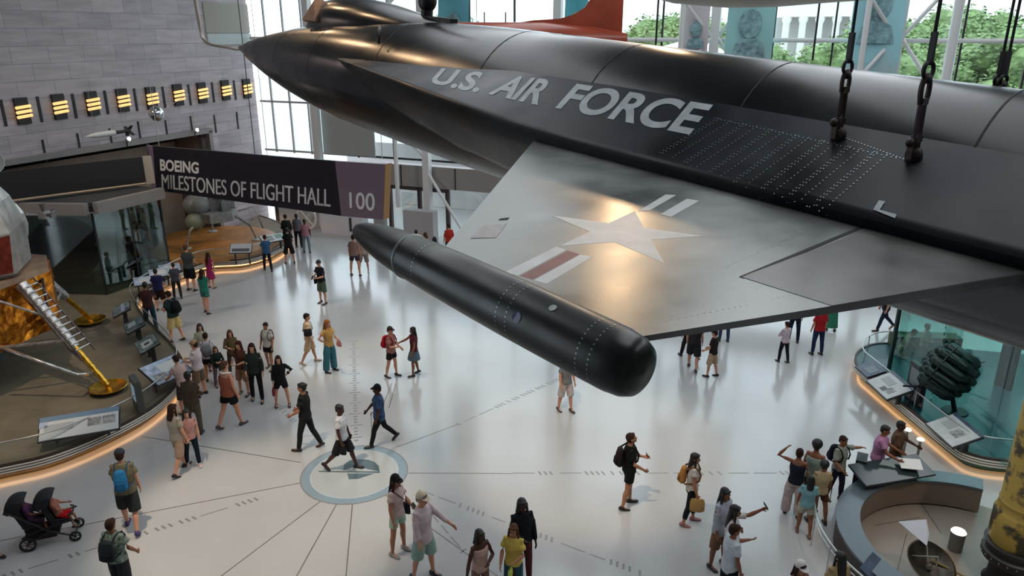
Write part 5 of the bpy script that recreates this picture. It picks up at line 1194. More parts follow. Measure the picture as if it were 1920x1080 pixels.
def body_mesh(J, wd, fem, hand_skin=True):
    b = bm_new(); Rl = J['Rl']; X = Rl @ Vector((1, 0, 0)); up = (0, 1, 0)
    tube(b, [J['hip'] + Vector((0, .01, -.06)), J['hip'], J['waist'], J['chest'], J['neck'] - Rl @ Vector((0, 0, .06)), J['neck']],
         [(.145 * wd, .105), (.165 * wd, .118), (.135 * wd, .10), (.168 * wd, .118), (.13 * wd, .085), (.062, .06)], 14, up=Rl @ Vector((0, 1, 0)))
    tube(b, [J['neck'] - Rl @ Vector((0, 0, .03)), J['head'] - Rl @ Vector((0, -.01, .04))], [.060, .052], 10)
    H, Rh = J['head'], J['Rh']
    ell(b, H + Rh @ Vector((0, .012, .022)), (.076, .094, .098), M=Rh); ell(b, H + Rh @ Vector((0, -.022, -.045)), (.056, .066, .070), M=Rh)
    ell(b, H + Rh @ Vector((0, -.052, -.092)), (.030, .026, .022), 8, 6, M=Rh)
    tube(b, [H + Rh @ Vector((0, -.078, .012)), H + Rh @ Vector((0, -.103, -.030)), H + Rh @ Vector((0, -.082, -.036))], [.011, .017, .012], 8)
    for s in (-1, 1):
        ell(b, H + Rh @ Vector((s * .079, .012, -.01)), (.012, .022, .034), 8, 6, M=Rh)
        tube(b, [H + Rh @ Vector((s * .014, -.082, .018)), H + Rh @ Vector((s * .05, -.070, .020))], [.010, .008], 6)
    tube(b, [H + Rh @ Vector((-.022, -.083, -.062)), H + Rh @ Vector((0, -.090, -.062)), H + Rh @ Vector((.022, -.083, -.062))], [.006, .010, .006], 6)
    for s, k in ((1, 'L'), (-1, 'R')):
        sh, el, wr, fd = J['sh' + k], J['el' + k], J['wr' + k], J['fd' + k]
        tube(b, [sh - X * s * .05, sh, sh.lerp(el, .35), el, el.lerp(wr, .3), wr], [.042 * wd, .048 * wd, .046 * wd, .039, .041, .027], 10)
        # hand: palm, four fingers, thumb
        fw = Vector((0, -1, .25)); sp = (fw - fd * fw.dot(fd))
        if sp.length < .35: sp = Vector((-s, 0, .4)); sp = sp - fd * sp.dot(fd)
        sp.normalize(); nrm = fd.cross(sp); 
        if nrm.x * s > 0: nrm = -nrm                     # palm faces the body
        pe = wr + fd * .085
        tube(b, [wr - fd * .01, wr + fd * .03, pe], [(.024, .020), (.036, .016), (.040, .014)], 10, up=nrm)
        for i, (o, l) in enumerate(((.030, .070), (.010, .080), (-.010, .074), (-.029, .058))):
            p0 = pe + sp * o - fd * .012; d1 = (fd + nrm * .18).normalized(); d2 = (fd + nrm * .65).normalized(); d3 = (fd + nrm * 1.2).normalized()
            tube(b, [p0, p0 + d1 * l * .45, p0 + d1 * l * .45 + d2 * l * .33, p0 + d1 * l * .45 + d2 * l * .33 + d3 * l * .25], [.0105, .0098, .009, .008], 6)
        t0 = wr + fd * .03 + sp * .030; d1 = (fd * .7 + sp * .75 + nrm * .2).normalized(); d2 = (fd + sp * .25 + nrm * .4).normalized()
        tube(b, [t0 - sp * .012, t0 + d1 * .036, t0 + d1 * .036 + d2 * .034], [.013, .0115, .009], 6)
        h, kn, an = J['hp' + k], J['kn' + k], J['an' + k]
        tube(b, [h + Vector((0, .01, .05)), h, h.lerp(kn, .4), kn, kn.lerp(an, .3) + Vector((0, .012, 0)), kn.lerp(an, .7), an], [.085 * wd, .088 * wd, .075 * wd, .055, .056, .040, .034], 12)
        fdv = foot_dir(J, k); tube(b, [an + fdv * -.04 + Vector((0, 0, -.03)), an + Vector((0, 0, -.03)), an + fdv * .11 + Vector((0, 0, -.045)), an + fdv * .165 + Vector((0, 0, -.052))], [.032, .038, .032, .020], 8)
    return b
def torso_rings(J, wd, add, z0, z1):
    """z0,z1 in units along the trunk: 0 hip bottom .. 1 neck"""
    Rl = J['Rl']; st = [(-.14, .150, .118), (-.05, .168, .125), (.02, .166, .122), (.13, .142, .108), (.24, .156, .116), (.34, .172, .124), (.44, .160, .105), (.51, .118, .08), (.555, .068, .066)]
    P, Q = [], []
    for z, a, c in st:
        if z0 - 1e-6 <= z <= z1 + 1e-6: P.append(J['hip'] + (Rl if z > 0 else Matrix.Identity(3)) @ Vector((0, .005, z))); Q.append((a * wd + add, c * (1 + (wd - 1) * .9) + add))
    return P, Q
def shirt_mesh(J, wd, sleeve, lo=-.05, add=.016, hi=.56, flare=0.0):
    b = bm_new(); Rl = J['Rl']; X = Rl @ Vector((1, 0, 0)); P, Q = torso_rings(J, wd, add, lo, hi)
    if flare: Q = [(q[0] * (1 + flare * max(0, 1 - i / 3)), q[1] * (1 + flare * max(0, 1 - i / 3))) for i, q in enumerate(Q)]
    tube(b, P, Q, 18, up=Rl @ Vector((0, 1, 0)))
    for s, k in ((1, 'L'), (-1, 'R')):
        sh, el, wr = J['sh' + k], J['el' + k], J['wr' + k]
        if sleeve <= 0:
            continue
        if sleeve <= 1: tube(b, [sh - X * s * .06, sh, sh.lerp(el, sleeve * .6), sh.lerp(el, sleeve)], [.050 * wd, .056 * wd + add * .3, .058 * wd + add * .3, .060 * wd + add * .6], 12)
        else: tube(b, [sh - X * s * .06, sh, sh.lerp(el, .5), el, el.lerp(wr, .5), el.lerp(wr, sleeve - 1)], [.050 * wd, .056 * wd + add * .3, .054 * wd + add * .3, .050 + add * .3, .048 + add * .2, .040 + add * .2], 12)
    return b
def trouser_mesh(J, wd, length, loose=0.0, top=.06):
    """length: 1 knee .. 2 ankle, .5 mid thigh"""
    b = bm_new(); Rl = J['Rl']
    tube(b, [J['hip'] + Vector((0, .008, -.10)), J['hip'] + Vector((0, .008, -.04)), J['hip'] + Rl @ Vector((0, .004, .03)), J['hip'] + Rl @ Vector((0, .003, top + .03))], [(.155 * wd, .118), (.176 * wd, .130), (.172 * wd, .126), (.152 * wd, .114)], 16, up=(0, 1, 0))
    for k in 'LR':
        h, kn, an = J['hp' + k], J['kn' + k], J['an' + k]; w = 1 + loose
        if length <= 1: tube(b, [h + Vector((0, .005, .04)), h, h.lerp(kn, length * .6), h.lerp(kn, length)], [.094 * wd, .098 * wd, .090 * wd * w, .086 * wd * w], 12)
        else: tube(b, [h + Vector((0, .005, .04)), h, h.lerp(kn, .5), kn, kn.lerp(an, .4) + Vector((0, .008, 0)), kn.lerp(an, length - 1)], [.094 * wd, .098 * wd, .082 * wd * w, .068 * w, .064 * w * (1 + loose * .3), .054 * w * (1 + loose * .6)], 12)
    return b
def skirt_mesh(J, wd, length, flare=.25):
    b = bm_new(); Rl = J['Rl']; kc = (J['knL'] + J['knR']) / 2; ac = (J['anL'] + J['anR']) / 2
    end = J['hip'].lerp(Vector((kc.x, kc.y, kc.z)), length) if length <= 1 else kc.lerp(ac, length - 1)
    sx = abs(J['knL'].y - J['knR'].y) / 2
    tube(b, [J['hip'] + Rl @ Vector((0, .003, .12)), J['hip'] + Vector((0, .005, .0)), J['hip'].lerp(end, .55), end], [(.140 * wd, .105), (.180 * wd, .135), (.19 * wd * (1 + flare * .5), .15 + sx * .5 + flare * .05), (.195 * wd * (1 + flare), .155 + sx * .8 + flare * .08)], 18, up=(0, 1, 0))
    return b
def hair_mesh(J, style):
    b = bm_new(); H, Rh = J['head'], J['Rh']; p = lambda x, y, z: H + Rh @ Vector((x, y, z))
    ell(b, p(0, .022, .042), (.086, .096, .092), M=Rh); ell(b, p(0, .055, -.005), (.078, .062, .075), M=Rh)
    tube(b, [p(-.06, -.052, .062), p(0, -.070, .078), p(.06, -.052, .062)], [.022, .026, .022], 8)
    if style == 'afro': ell(b, p(0, .02, .055), (.115, .12, .115), M=Rh)
    if style in ('long', 'mid', 'pony', 'wavy'):
        n = {'long': .42, 'mid': .20, 'pony': .30, 'wavy': .36}[style]; Rl = J['Rl']
        if style == 'pony': tube(b, [p(0, .10, .03), p(0, .14, -.02), p(0, .135, -.14), p(0, .12, -n)], [.03, .036, .034, .012], 8)
        else:
            w = .085 if style != 'wavy' else .105
            tube(b, [p(0, .055, .03), p(0, .07, -.06), p(0, .095, -.16), p(0, .125, -.16 - (n - .1) * .5), p(0, .125, -n - .05)], [(w, .055), (w, .055), (w * 1.08, .045), (w * 1.0, .035), (w * .6, .018)], 12, up=Rh @ Vector((0, 1, 0)))
            for s in (-1, 1): tube(b, [p(s * .075, -.01, .04), p(s * .088, .0, -.06), p(s * .098, .0, -.15), p(s * .10, -.02 if style != 'mid' else .02, -n * .8)], [.022, .026, .026, .012], 8)
    if style == 'bun': ell(b, p(0, .10, .07), (.045, .045, .045), 10, 8)
    return b
def cap_mesh(J, brim=True):
    b = bm_new(); H, Rh = J['head'], J['Rh']; p = lambda x, y, z: H + Rh @ Vector((x, y, z))
    lathe(b, [(.001, .108), (.04, .102), (.072, .078), (.090, .040), (.094, .0), (.090, .0), (.001, .03)], 20, c=p(0, .014, .042), M=Rh)
    if brim: 
        v = [p(.078 * math.cos(a), -.055 - .105 * math.sin(a), .040 - .018 * math.sin(a)) for a in [math.pi * k / 12 for k in range(13)]]
        slab(b, v, .008)
    return b
def hat_mesh(J):
    b = bm_new(); H, Rh = J['head'], J['Rh']
    lathe(b, [(.001, .11), (.06, .10), (.088, .07), (.096, .02), (.15, -.005), (.15, -.012), (.092, .0), (.001, .01)], 22, c=H + Rh @ Vector((0, .012, .045)), M=Rh); return b
def shoe_mesh(J, k):
    b = bm_new(); an = J['an' + k]; d = foot_dir(J, k); u = Vector((0, 0, 1)) - d * d.z; u.normalize(); base = an - u * .078 if abs(d.z) < .2 else an - u * .075
    tube(b, [base + d * -.075 + u * .035, base + d * -.055 + u * .038, base + d * .04 + u * .036, base + d * .14 + u * .028, base + d * .19 + u * .024], [(.022, .03), (.040, .038), (.045, .036), (.048, .027), (.026, .018)], 12, up=u)
    tube(b, [base + u * .03 - d * .01, an + Vector((0, 0, .02))], [.045, .043], 10)
    return b
PAT = {}
def cloth(c, pat=None):
    key = 'cloth_%02x%02x%02x_%s' % (c[0], c[1], c[2], pat)
    lin = srgb(*c)
    if pat is None: return mat(key, lin, rough=.8, var=.12, scale=14, spec=.2)
    c2 = {'camo': (150, 165, 150), 'check': (70, 95, 130), 'floral': (190, 120, 110), 'dot': (210, 190, 150), 'stripe': (200, 190, 185)}[pat]
    return mat(key, lin, rough=.8, var=.0, scale=16 if pat != 'stripe' else 9, color2=srgb(*c2), detail=3, spec=.2)
SKIN = {'l': (205, 150, 122), 'm': (170, 118, 90), 't': (140, 92, 68), 'd': (78, 48, 36)}
HAIR = {'k': (20, 17, 17), 'b': (52, 36, 28), 'm': (88, 62, 45), 'o': (150, 92, 48), 'g': (110, 105, 100), 'r': (72, 34, 26)}
def skin(k): return mat('skin_' + k, srgb(*SKIN[k]), rough=.55, spec=.3)
eye_m = mat('dark_eye', (.012, .009, .008), rough=.2); lip_m = mat('lip', srgb(150, 85, 75), rough=.5)
_eye = bmesh.new(); ell(_eye, (0, 0, 0), (.011, .006, .007), 8, 6); EYE = bpy.data.meshes.new('eye'); _eye.to_mesh(EYE); _eye.free(); EYE.materials.append(eye_m)
def person(x, y, hy, yaw, label, legs='stand', aL='down', aR='down', lean=0, hyaw=0, htilt=0, sk='l', hair='short', hc='b', top=(128, 128, 128), tsl=.6, tlo=-.05, tpat=None, bot=('long', (40, 42, 50)), shoe=(40, 36, 36), hat=None, hatc=(60, 60, 60), wd=1.0, fem=False, h=None, z=0.0, group=None, loose=0.0, tflare=0.0):
    """x,y: where the feet stand in the photograph; hy: where the top of the head is; yaw 0 faces the camera, 90 faces right, 180 away"""
    if h is None:
        g = G(x, y, z); lo, hi = .6, 2.3
        for _ in range(24):
            m = (lo + hi) / 2
            if px((g.x, g.y, z + m))[1] > hy: lo = m
            else: hi = m
        h = lo
    else:                                                # only the head is in view: solve the standing point from it
        g = G(x, hy, z + h); g = Vector((g.x, g.y, z))
    hs = 1.10 if hat else (1.03 if hair == 'afro' else 1.0)
    s = max(.75, min(2.0, h)) / (1.745 * (1.012 if hat else 1.0))
    th = thing('person', label, 'person', (g.x, g.y, z), R(yaw), group); th.scale = (s, s, s)
    lg = LEGS[legs] if isinstance(legs, str) else legs
    J = skel(lg, aL, aR, lean, hyaw, htilt); J['s'] = s; J['th'] = th; J['wd'] = wd
    far = g.y > 23; vx = .0135 if not far else .016
    body = remesh(obj('body', body_mesh(J, wd, fem), skin(sk), th), vx * .85, 1)
    remesh(obj('dress' if bot[0] == 'dress' else 'top', shirt_mesh(J, wd, tsl, tlo if bot[0] != 'dress' else 0.0, flare=tflare, hi=.56 if tsl > 0 else .50), cloth(top, tpat), th), vx)
    kind, bc = bot[0], bot[1]; bp_ = bot[2] if len(bot) > 2 else None
    if kind == 'long': m = trouser_mesh(J, wd, 1.96, loose)
    elif kind == 'wide': m = trouser_mesh(J, wd, 1.97, .5)
    elif kind == 'crop': m = trouser_mesh(J, wd, 1.7, loose)
    elif kind == 'knee': m = trouser_mesh(J, wd, .98, .18)
    elif kind == 'short': m = trouser_mesh(J, wd, .55, .12)
    elif kind == 'skirt': m = skirt_mesh(J, wd, .75)
    elif kind == 'longskirt': m = skirt_mesh(J, wd, 1.8, .3)
    elif kind == 'dress': m = skirt_mesh(J, wd, 1.0, .3)
    remesh(obj({'skirt': 'skirt', 'longskirt': 'skirt', 'dress': 'skirt'}.get(kind, 'shorts' if kind in ('knee', 'short') else 'trousers'), m, cloth(bc, bp_), th), vx)
    if hair: 
        o = obj('hair', hair_mesh(J, hair), mat('hair_' + hc, srgb(*HAIR[hc]), rough=.75, var=.3, scale=30, spec=.12), th); remesh(o, vx * .8, 1)
    if hat in ('cap', 'hat'): obj(hat, cap_mesh(J) if hat == 'cap' else hat_mesh(J), cloth(hatc), th, smooth='auto')
    for k in 'LR': remesh(obj('shoe', shoe_mesh(J, k), mat('shoe_%02x%02x%02x' % shoe, srgb(*shoe), rough=.5), th), vx * .8, 1)
    for sd in (-1, 1):
        e = bpy.data.objects.new('eye', EYE); COL.objects.link(e); e.parent = th; e.location = J['head'] + J['Rh'] @ Vector((sd * .031, -.083, .004)); e.rotation_euler = J['Rh'].to_euler()
    return J
def on_body(J, v): return J['th'].matrix_basis @ v if False else (Matrix.Translation(J['th'].location) @ Matrix.Rotation(J['th'].rotation_euler.z, 4, 'Z') @ Matrix.Scale(J['s'], 4)) @ v
def backpack(J, c, label, big=1.0, straps=True):
    """worn on the back; a thing of its own"""
    t = thing('backpack', label, 'backpack', J['th'].location, J['th'].rotation_euler.z); s = J['s']; t.scale = (s, s, s)
    Rl = J['Rl']; p = lambda x, y, z: J['hip'] + Rl @ Vector((x, y, z)); w = .15 * big; yb = .14 * (J['wd'] * .5 + .5)
    b = bm_new(); tube(b, [p(0, yb + .07, .10), p(0, yb + .085, .14), p(0, yb + .08, .32), p(0, yb + .06, .46), p(0, yb + .03, .50)], [(w * .8, .06), (w, .085), (w, .08), (w * .85, .06), (w * .4, .025)], 14, up=Rl @ Vector((0, 1, 0)))
    remesh(obj('bag_body', b, cloth(c), t), .014)
    b = bm_new(); tube(b, [p(0, yb + .15, .13), p(0, yb + .165, .17), p(0, yb + .155, .27), p(0, yb + .14, .29)], [(w * .6, .02), (w * .7, .035), (w * .7, .03), (w * .5, .01)], 12, up=Rl @ Vector((0, 1, 0))); obj('pocket', b, cloth(tuple(int(v * .8) for v in c)), t, smooth='auto')
    for sd in (-1, 1):
        b = bm_new(); f = -.145 * (J['wd'] * .6 + .4); tube(b, [p(sd * .10, yb + .04, .46), p(sd * .115, .03, .545), p(sd * .125, f * .55, .51), p(sd * .125, f, .38), p(sd * .135, f * .8, .24), p(sd * .165, .02, .17), p(sd * .12, yb + .05, .13)], [(.022, .008)] * 7, 6, up=Rl @ Vector((1, 0, 0))); obj('strap', b, cloth(tuple(int(v * .7) for v in c)), t, smooth='auto')
def hand_bag(J, k, c, label, w=.28, h=.24, d=.12, drop=.16, name='hand_bag'):
    q = J['wr' + k] + J['fd' + k] * .10; t = thing(name, label, 'bag', J['th'].location, J['th'].rotation_euler.z); s = J['s']; t.scale = (s, s, s)
    b = bm_new(); tube(b, [q + Vector((0, 0, -drop - h)), q + Vector((0, 0, -drop - h * .9)), q + Vector((0, 0, -drop - h * .3)), q + Vector((0, 0, -drop))], [(d * .4, w * .42), (d * .5, w * .5), (d * .48, w * .5), (d * .2, w * .42)], 14, up=(0, 1, 0)); obj('bag_body', b, cloth(c), t, smooth='auto')
    b = bm_new(); tube(b, [q + Vector((0, -w * .3, -drop)), q + Vector((0, -w * .15, -.01)), q + Vector((0, w * .15, -.01)), q + Vector((0, w * .3, -drop))], .009, 6); obj('bag_handle', b, cloth(tuple(int(v * .6) for v in c)), t, smooth=True)
def side_bag(J, sd, c, label, z=-.02):
    t = thing('shoulder_bag', label, 'bag', J['th'].location, J['th'].rotation_euler.z); s = J['s']; t.scale = (s, s, s); Rl = J['Rl']; wd = J['wd']
    p = lambda x, y, zz: J['hip'] + Rl @ Vector((x, y, zz)); x = sd * (.17 * wd + .085)
    b = bm_new(); tube(b, [p(x, 0, z - .13), p(x, 0, z - .10), p(x, 0, z + .08), p(x, 0, z + .11)], [(.03, .11), (.05, .13), (.045, .13), (.02, .11)], 12, up=Rl @ Vector((0, 1, 0))); obj('bag_body', b, cloth(c), t, smooth='auto')
    b = bm_new(); tube(b, [p(x, -.08, z + .10), p(sd * .06, -.155, .30), p(-sd * .09, -.10, .50), p(-sd * .11, .03, .545), p(-sd * .06, .12, .46), p(sd * .08, .155, .25), p(x, .08, z + .10)], [(.012, .006)] * 7, 6); obj('bag_strap', b, cloth(tuple(int(v * .6) for v in c)), t, smooth=True)
def phone(J, k, label, m=None):
    t = thing('phone', label, 'phone', J['th'].location, J['th'].rotation_euler.z); s = J['s']; t.scale = (s, s, s); q = J['wr' + k] + J['fd' + k] * .10 + Vector((0, 0, .045))
    Mx = Matrix.Rotation(R(-35), 3, 'X')
    b = bm_new(); box(b, q, (.074, .009, .150), M=Mx); obj('phone_case', b, blackm, t)
    b = bm_new(); box(b, q + Mx @ Vector((0, .006, 0)), (.066, .002, .138), M=Mx); obj('phone_screen', b, mat('phone_glass', (.05, .06, .08), rough=.1), t)
# ------------------------------------------------------------------ foreground, left
J = person(250, 992, 843, 195, 'man in olive tee and dark cap walking away with blue backpack', legs='walk', aL='fwd', aR='down', lean=4, top=(104, 98, 78), bot=('knee', (44, 46, 46)), hat='cap', hatc=(46, 52, 62), shoe=(60, 44, 100), wd=1.12)
backpack(J, (38, 110, 160), 'small bright blue backpack on the man in olive tee', .8)
J = person(205, 0, 974, 172, 'person in camouflage shirt seen from behind at the bottom left edge', h=1.68, legs='step', aL=(6, 16, 30, 6), aR=(8, 16, 40, 4), hc='b', top=(52, 62, 58), tpat='camo', bot=('knee', (36, 38, 42)), wd=1.12, sk='t')
backpack(J, (34, 42, 44), 'dark backpack on the person in camouflage shirt', 1.05)
J = person(-42, 1050, 880, 80, 'person pushing the double stroller, only hands and feet at the left edge', legs='stride', aL='push', aR='push', lean=8, top=(120, 70, 70), bot=('long', (40, 36, 40)), hc='b')
# double stroller with two children
sp_ = G(92, 1012); st = thing('double_stroller', 'black double stroller with big wheels at the left edge', 'stroller', (sp_.x, sp_.y, 0), R(22))
fab = mat('black_stroller_fabric', (.014, .014, .016), rough=.85, var=.2, scale=10); frm = mat('black_stroller_frame', (.02, .02, .021), rough=.4, metal=.3); tyre = mat('rubber_tyre', (.015, .015, .015), rough=.8)
for sx, sy, r in ((-.30, -.27, .15), (-.30, .27, .15), (.52, -.24, .11), (.52, .24, .11)):
    b = bm_new(); M = Matrix.Rotation(math.pi / 2, 3, 'X'); lathe(b, [(r - .035, -.02), (r, -.022), (r, .022), (r - .035, .02), (r - .035, -.02)], 24, c=(sx, sy, r), M=M); w = obj('wheel', b, tyre, st, smooth='auto')
    b = bm_new(); tube(b, [(sx, sy - .02, r), (sx, sy + .02, r)], .03, 10)
    for k in range(6): a = k * 1.047; rod(b, (sx, sy, r), (sx + (r - .03) * math.cos(a), sy, r + (r - .03) * math.sin(a)), .007, 5)
    obj('spokes', b, mat('dark_spoke', (.06, .06, .06), rough=.4, metal=.6), w)
b = bm_new()
for sy in (-.24, .24):
    tube(b, [(-.30, sy, .16), (.10, sy, .34), (.52, sy, .12)], .018, 8); tube(b, [(-.38, sy, .30), (.0, sy, .42), (.55, sy, .50)], .018, 8); tube(b, [(.1, sy, .34), (-.30, sy, .72), (-.52, sy, .92)], .018, 8)
for x, z in ((-.30, .16), (.52, .12), (-.52, .92)): rod(b, (x, -.24, z), (x, .24, z), .018, 8)
obj('frame', b, frm, st, smooth='auto')
b = bm_new(); tube(b, [(-.52, -.26, .92), (-.57, -.26, .94), (-.57, .26, .94), (-.52, .26, .92)], .022, 8); obj('push_handle', b, fab, st, smooth=True)
b = bm_new(); box(b, (-.05, 0, .24), (.6, .42, .2)); bmesh.ops.bevel(b, geom=b.edges[:], offset=.06, segments=2, affect='EDGES'); obj('basket', b, fab, st, smooth='auto')
for x0, z0, nm in ((-.18, .48, 'rear_seat'), (.30, .46, 'front_seat')):
    b = bm_new(); box(b, (x0, 0, z0), (.36, .40, .08)); box(b, (x0 - .20, 0, z0 + .24), (.09, .40, .50), M=Matrix.Rotation(R(-18), 3, 'Y')); bmesh.ops.bevel(b, geom=b.edges[:], offset=.03, segments=2, affect='EDGES'); obj(nm, b, fab, st, smooth='auto')
    b = bm_new(); M = Matrix.Rotation(math.pi / 2, 3, 'X'); lathe(b, [(.001, -.22), (.20, -.21), (.26, -.14), (.27, 0), (.26, .14), (.20, .21), (.001, .22)], 14, c=(x0 - .16, 0, z0 + .40), M=M, arc=(R(60), R(190))); obj('sun_canopy', b, fab, st, smooth='auto')
    b = bm_new(); tube(b, [(x0 + .16, -.20, z0 + .12), (x0 + .24, -.1, z0 + .15), (x0 + .24, .1, z0 + .15), (x0 + .16, .20, z0 + .12)], .018, 8); obj('safety_bar', b, frm, st, smooth=True)
b = bm_new(); tube(b, [(-.34, .1, .90), (-.36, .12, .98)], [.03, .012], 6); obj('green_tag', b, mat('green_tag', (.05, .25, .08), rough=.6), st)
def child(x0, z0, label, top, bot, hc, skn):
    th = thing('person', label, 'person', st.location + Matrix.Rotation(R(22), 3, 'Z') @ Vector((x0, 0, z0)), R(112)); s = .56; th.scale = (s, s, s)
    J = skel(((74, 62, 8), (70, 66, 8)), (30, 12, 70, -10), (24, 12, 60, -10), lean=-16, headtilt=8)
    dz = J['hip'].z - .08
    for q, v in list(J.items()):
        if isinstance(v, Vector) and not q.startswith('fd'): J[q] = v - Vector((0, 0, dz))
    J['s'] = s; J['th'] = th; J['wd'] = 1.1
    remesh(obj('body', body_mesh(J, 1.1, False), skin(skn), th), .016, 1); remesh(obj('top', shirt_mesh(J, 1.1, .8), cloth(top), th), .018); remesh(obj('shorts', trouser_mesh(J, 1.1, .9, .1), cloth(bot), th), .018)
    remesh(obj('hair', hair_mesh(J, 'short'), mat('hair_' + hc, srgb(*HAIR[hc]), rough=.55), th), .014, 1)
    for k in 'LR': remesh(obj('shoe', shoe_mesh(J, k), mat('shoe_282424', srgb(40, 36, 36), rough=.5), th), .014, 1)
    for sd in (-1, 1):
        e = bpy.data.objects.new('eye', EYE); COL.objects.link(e); e.parent = th; e.location = J['head'] + J['Rh'] @ Vector((sd * .031, -.083, .004))
child(-.20, .56, 'toddler in purple top sitting in the rear seat of the stroller', (92, 52, 88), (70, 45, 70), 'k', 't')
child(.27, .54, 'toddler with bare legs and red shorts in the front stroller seat', (150, 95, 80), (190, 30, 40), 'k', 'm')
# ------------------------------------------------------------------ along the left platform
person(342, 884, 757, 150, 'person in grey tee and beige shorts stepping along near the striped edge', legs='walk', aL='hold', aR='down', top=(158, 150, 136), bot=('knee', (168, 140, 120)), hair='mid', hc='b', shoe=(22, 28, 32))
person(364, 873, 768, 35, 'person in flowered top and dark teal trousers beside the beige shorts', legs='step', aL='down', aR='hold', top=(180, 150, 140), tpat='floral', bot=('long', (16, 32, 40)), hair='long', hc='k', shoe=(190, 185, 180))
person(368, 812, 697, 185, 'black haired person in brown shirt and olive trousers seen from behind', aL='hold', aR='hold', top=(74, 62, 48), tsl=1.7, bot=('long', (88, 84, 66)), hair='short', hc='k', sk='d', wd=1.1)
person(388, 790, 735, 170, 'person in dark clothes partly hidden behind the brown shirt', h=None, legs='stand', top=(50, 48, 50), bot=('long', (30, 32, 36)), hair='short', hc='k') if False else None
person(352, 775, 668, 235, 'person in pale pink shirt leaning on the rail by the blue panel', legs='stand', aL='lean', aR='lean', lean=14, top=(188, 160, 152), bot=('knee', (70, 60, 56)), hair='short', hc='b')
person(378, 742, 638, 262, 'man in white tee, tan cap and khaki shorts holding a hand out', aL='phone', aR='phone', top=(206, 190, 190), bot=('knee', (118, 96, 76)), hat='cap', hatc=(176, 138, 104), shoe=(30, 34, 40), wd=1.08)
J = person(397, 716, 624, 200, 'person in white shirt and black shorts with a grey backpack', legs='step', aL='hold', aR='hold', top=(205, 196, 200), bot=('short', (26, 24, 28)), hc='b', shoe=(40, 36, 40)); backpack(J, (128, 126, 128), 'grey backpack on the person in white shirt and black shorts', 1.05)
person(386, 695, 607, 30, 'dark haired woman in pale jacket at the top left of the crowd', aL='phone', aR='down', top=(176, 170, 150), tsl=1.8, bot=('long', (90, 80, 78)), hair='long', hc='k', fem=True, wd=.93)
person(413, 724, 650, 40, 'woman in dark green top and mauve trousers in the crowd', aL='fold', aR='fold', top=(28, 40, 34), tsl=1.7, bot=('long', (96, 80, 92)), hair='mid', hc='m', fem=True, wd=.95)
J = person(436, 800, 676, 150, 'man in rust tank top and black shorts walking, white towel at the neck', legs='walk2', aL='fwd', aR='down', top=(150, 84, 62), tsl=0, bot=('short', (22, 22, 26)), hair='short', hc='m', shoe=(70, 55, 60), wd=1.12)
t = thing('towel', 'white towel round the neck of the man in rust tank top', 'towel', J['th'].location, J['th'].rotation_euler.z); t.scale = (J['s'],) * 3
b = bm_new(); n0 = J['neck']; tube(b, [n0 + Vector((.12, -.13, -.22)), n0 + Vector((.11, -.08, -.03)), n0 + Vector((.05, .09, .01)), n0 + Vector((-.05, .09, .01)), n0 + Vector((-.11, -.08, -.03)), n0 + Vector((-.12, -.13, -.2))], [(.05, .018)] * 6, 8); obj('towel_cloth', b, cloth((220, 205, 190)), t, smooth='auto')
person(441, 704, 619, 20, 'blonde haired woman in olive top at the back of the crowd', aL='down', aR='fold', top=(104, 86, 60), tsl=1.6, bot=('long', (60, 54, 50)), hair='long', hc='m', fem=True, wd=.93)
J = person(459, 740, 640, -12, 'woman with reddish hair, brown top and tan shorts amid the crowd', aL='phone', aR='phone', top=(96, 58, 44), bot=('knee', (150, 112, 84)), hair='long', hc='r', fem=True, wd=.95); side_bag(J, 1, (40, 32, 30), 'dark shoulder bag on the woman with reddish hair')
person(484, 752, 644, 12, 'woman in dark green jacket and black trousers, right of the crowd', legs='step', aL='down', aR='hold', top=(44, 52, 46), tsl=1.8, bot=('long', (20, 22, 28)), hair='long', hc='b', fem=True, wd=.95)
J = person(507, 692, 605, -15, 'man in white tee and black shorts walking up behind the crowd', legs='step', aL='down', aR='down', top=(208, 200, 192), bot=('short', (20, 20, 26)), hair='short', hc='b', sk='m'); backpack(J, (96, 80, 76), 'greyish backpack with straps on the man in white tee', .85)
J = person(531, 762, 667, 18, 'woman in black jacket and shorts right of the crowd', legs='apart', aL='hip', aR='down', top=(24, 24, 26), tsl=1.7, tlo=-.14, bot=('short', (26, 24, 28)), hair='long', hc='b', fem=True); hand_bag(J, 'R', (120, 44, 52), 'dark red bag hanging from the hand of the woman in black', .26, .24, .1, .06)
# people at the platform rail, farther up
person(286, 622, 530, 205, 'person in dark brown shirt and teal trousers nearest the teal panels', legs='step', aL='lean', aR='lean', lean=8, top=(60, 36, 34), bot=('long', (24, 56, 70)), hair='short', hc='k', sk='t')
person(303, 582, 504, 195, 'person in navy tee standing at the rail', aL='hold', aR='hold', top=(34, 36, 76), bot=('knee', (44, 24, 26)), hair='short', hc='k', wd=1.1)
person(334, 560, 493, 200, 'person in slate grey tee at the rail, right of the navy tee', aL='hold', aR='down', top=(70, 70, 78), bot=('long', (40, 34, 34)), hair='short', hc='k')
J = person(332, 640, 546, 250, 'man in dark green shirt and khaki shorts looking over the platform', legs='step', aL='phone', aR='phone', lean=6, top=(40, 58, 58), bot=('knee', (206, 180, 120)), hair='short', hc='b', shoe=(28, 28, 34), wd=1.12); backpack(J, (18, 18, 22), 'black backpack on the man in dark green shirt', 1.15)
person(360, 545, 459, 170, 'man in dark grey tee and black shorts by the far rail', aL='down', aR='hold', top=(66, 70, 68), bot=('knee', (20, 20, 22)), hair='short', hc='m', shoe=(30, 24, 22), wd=1.1)
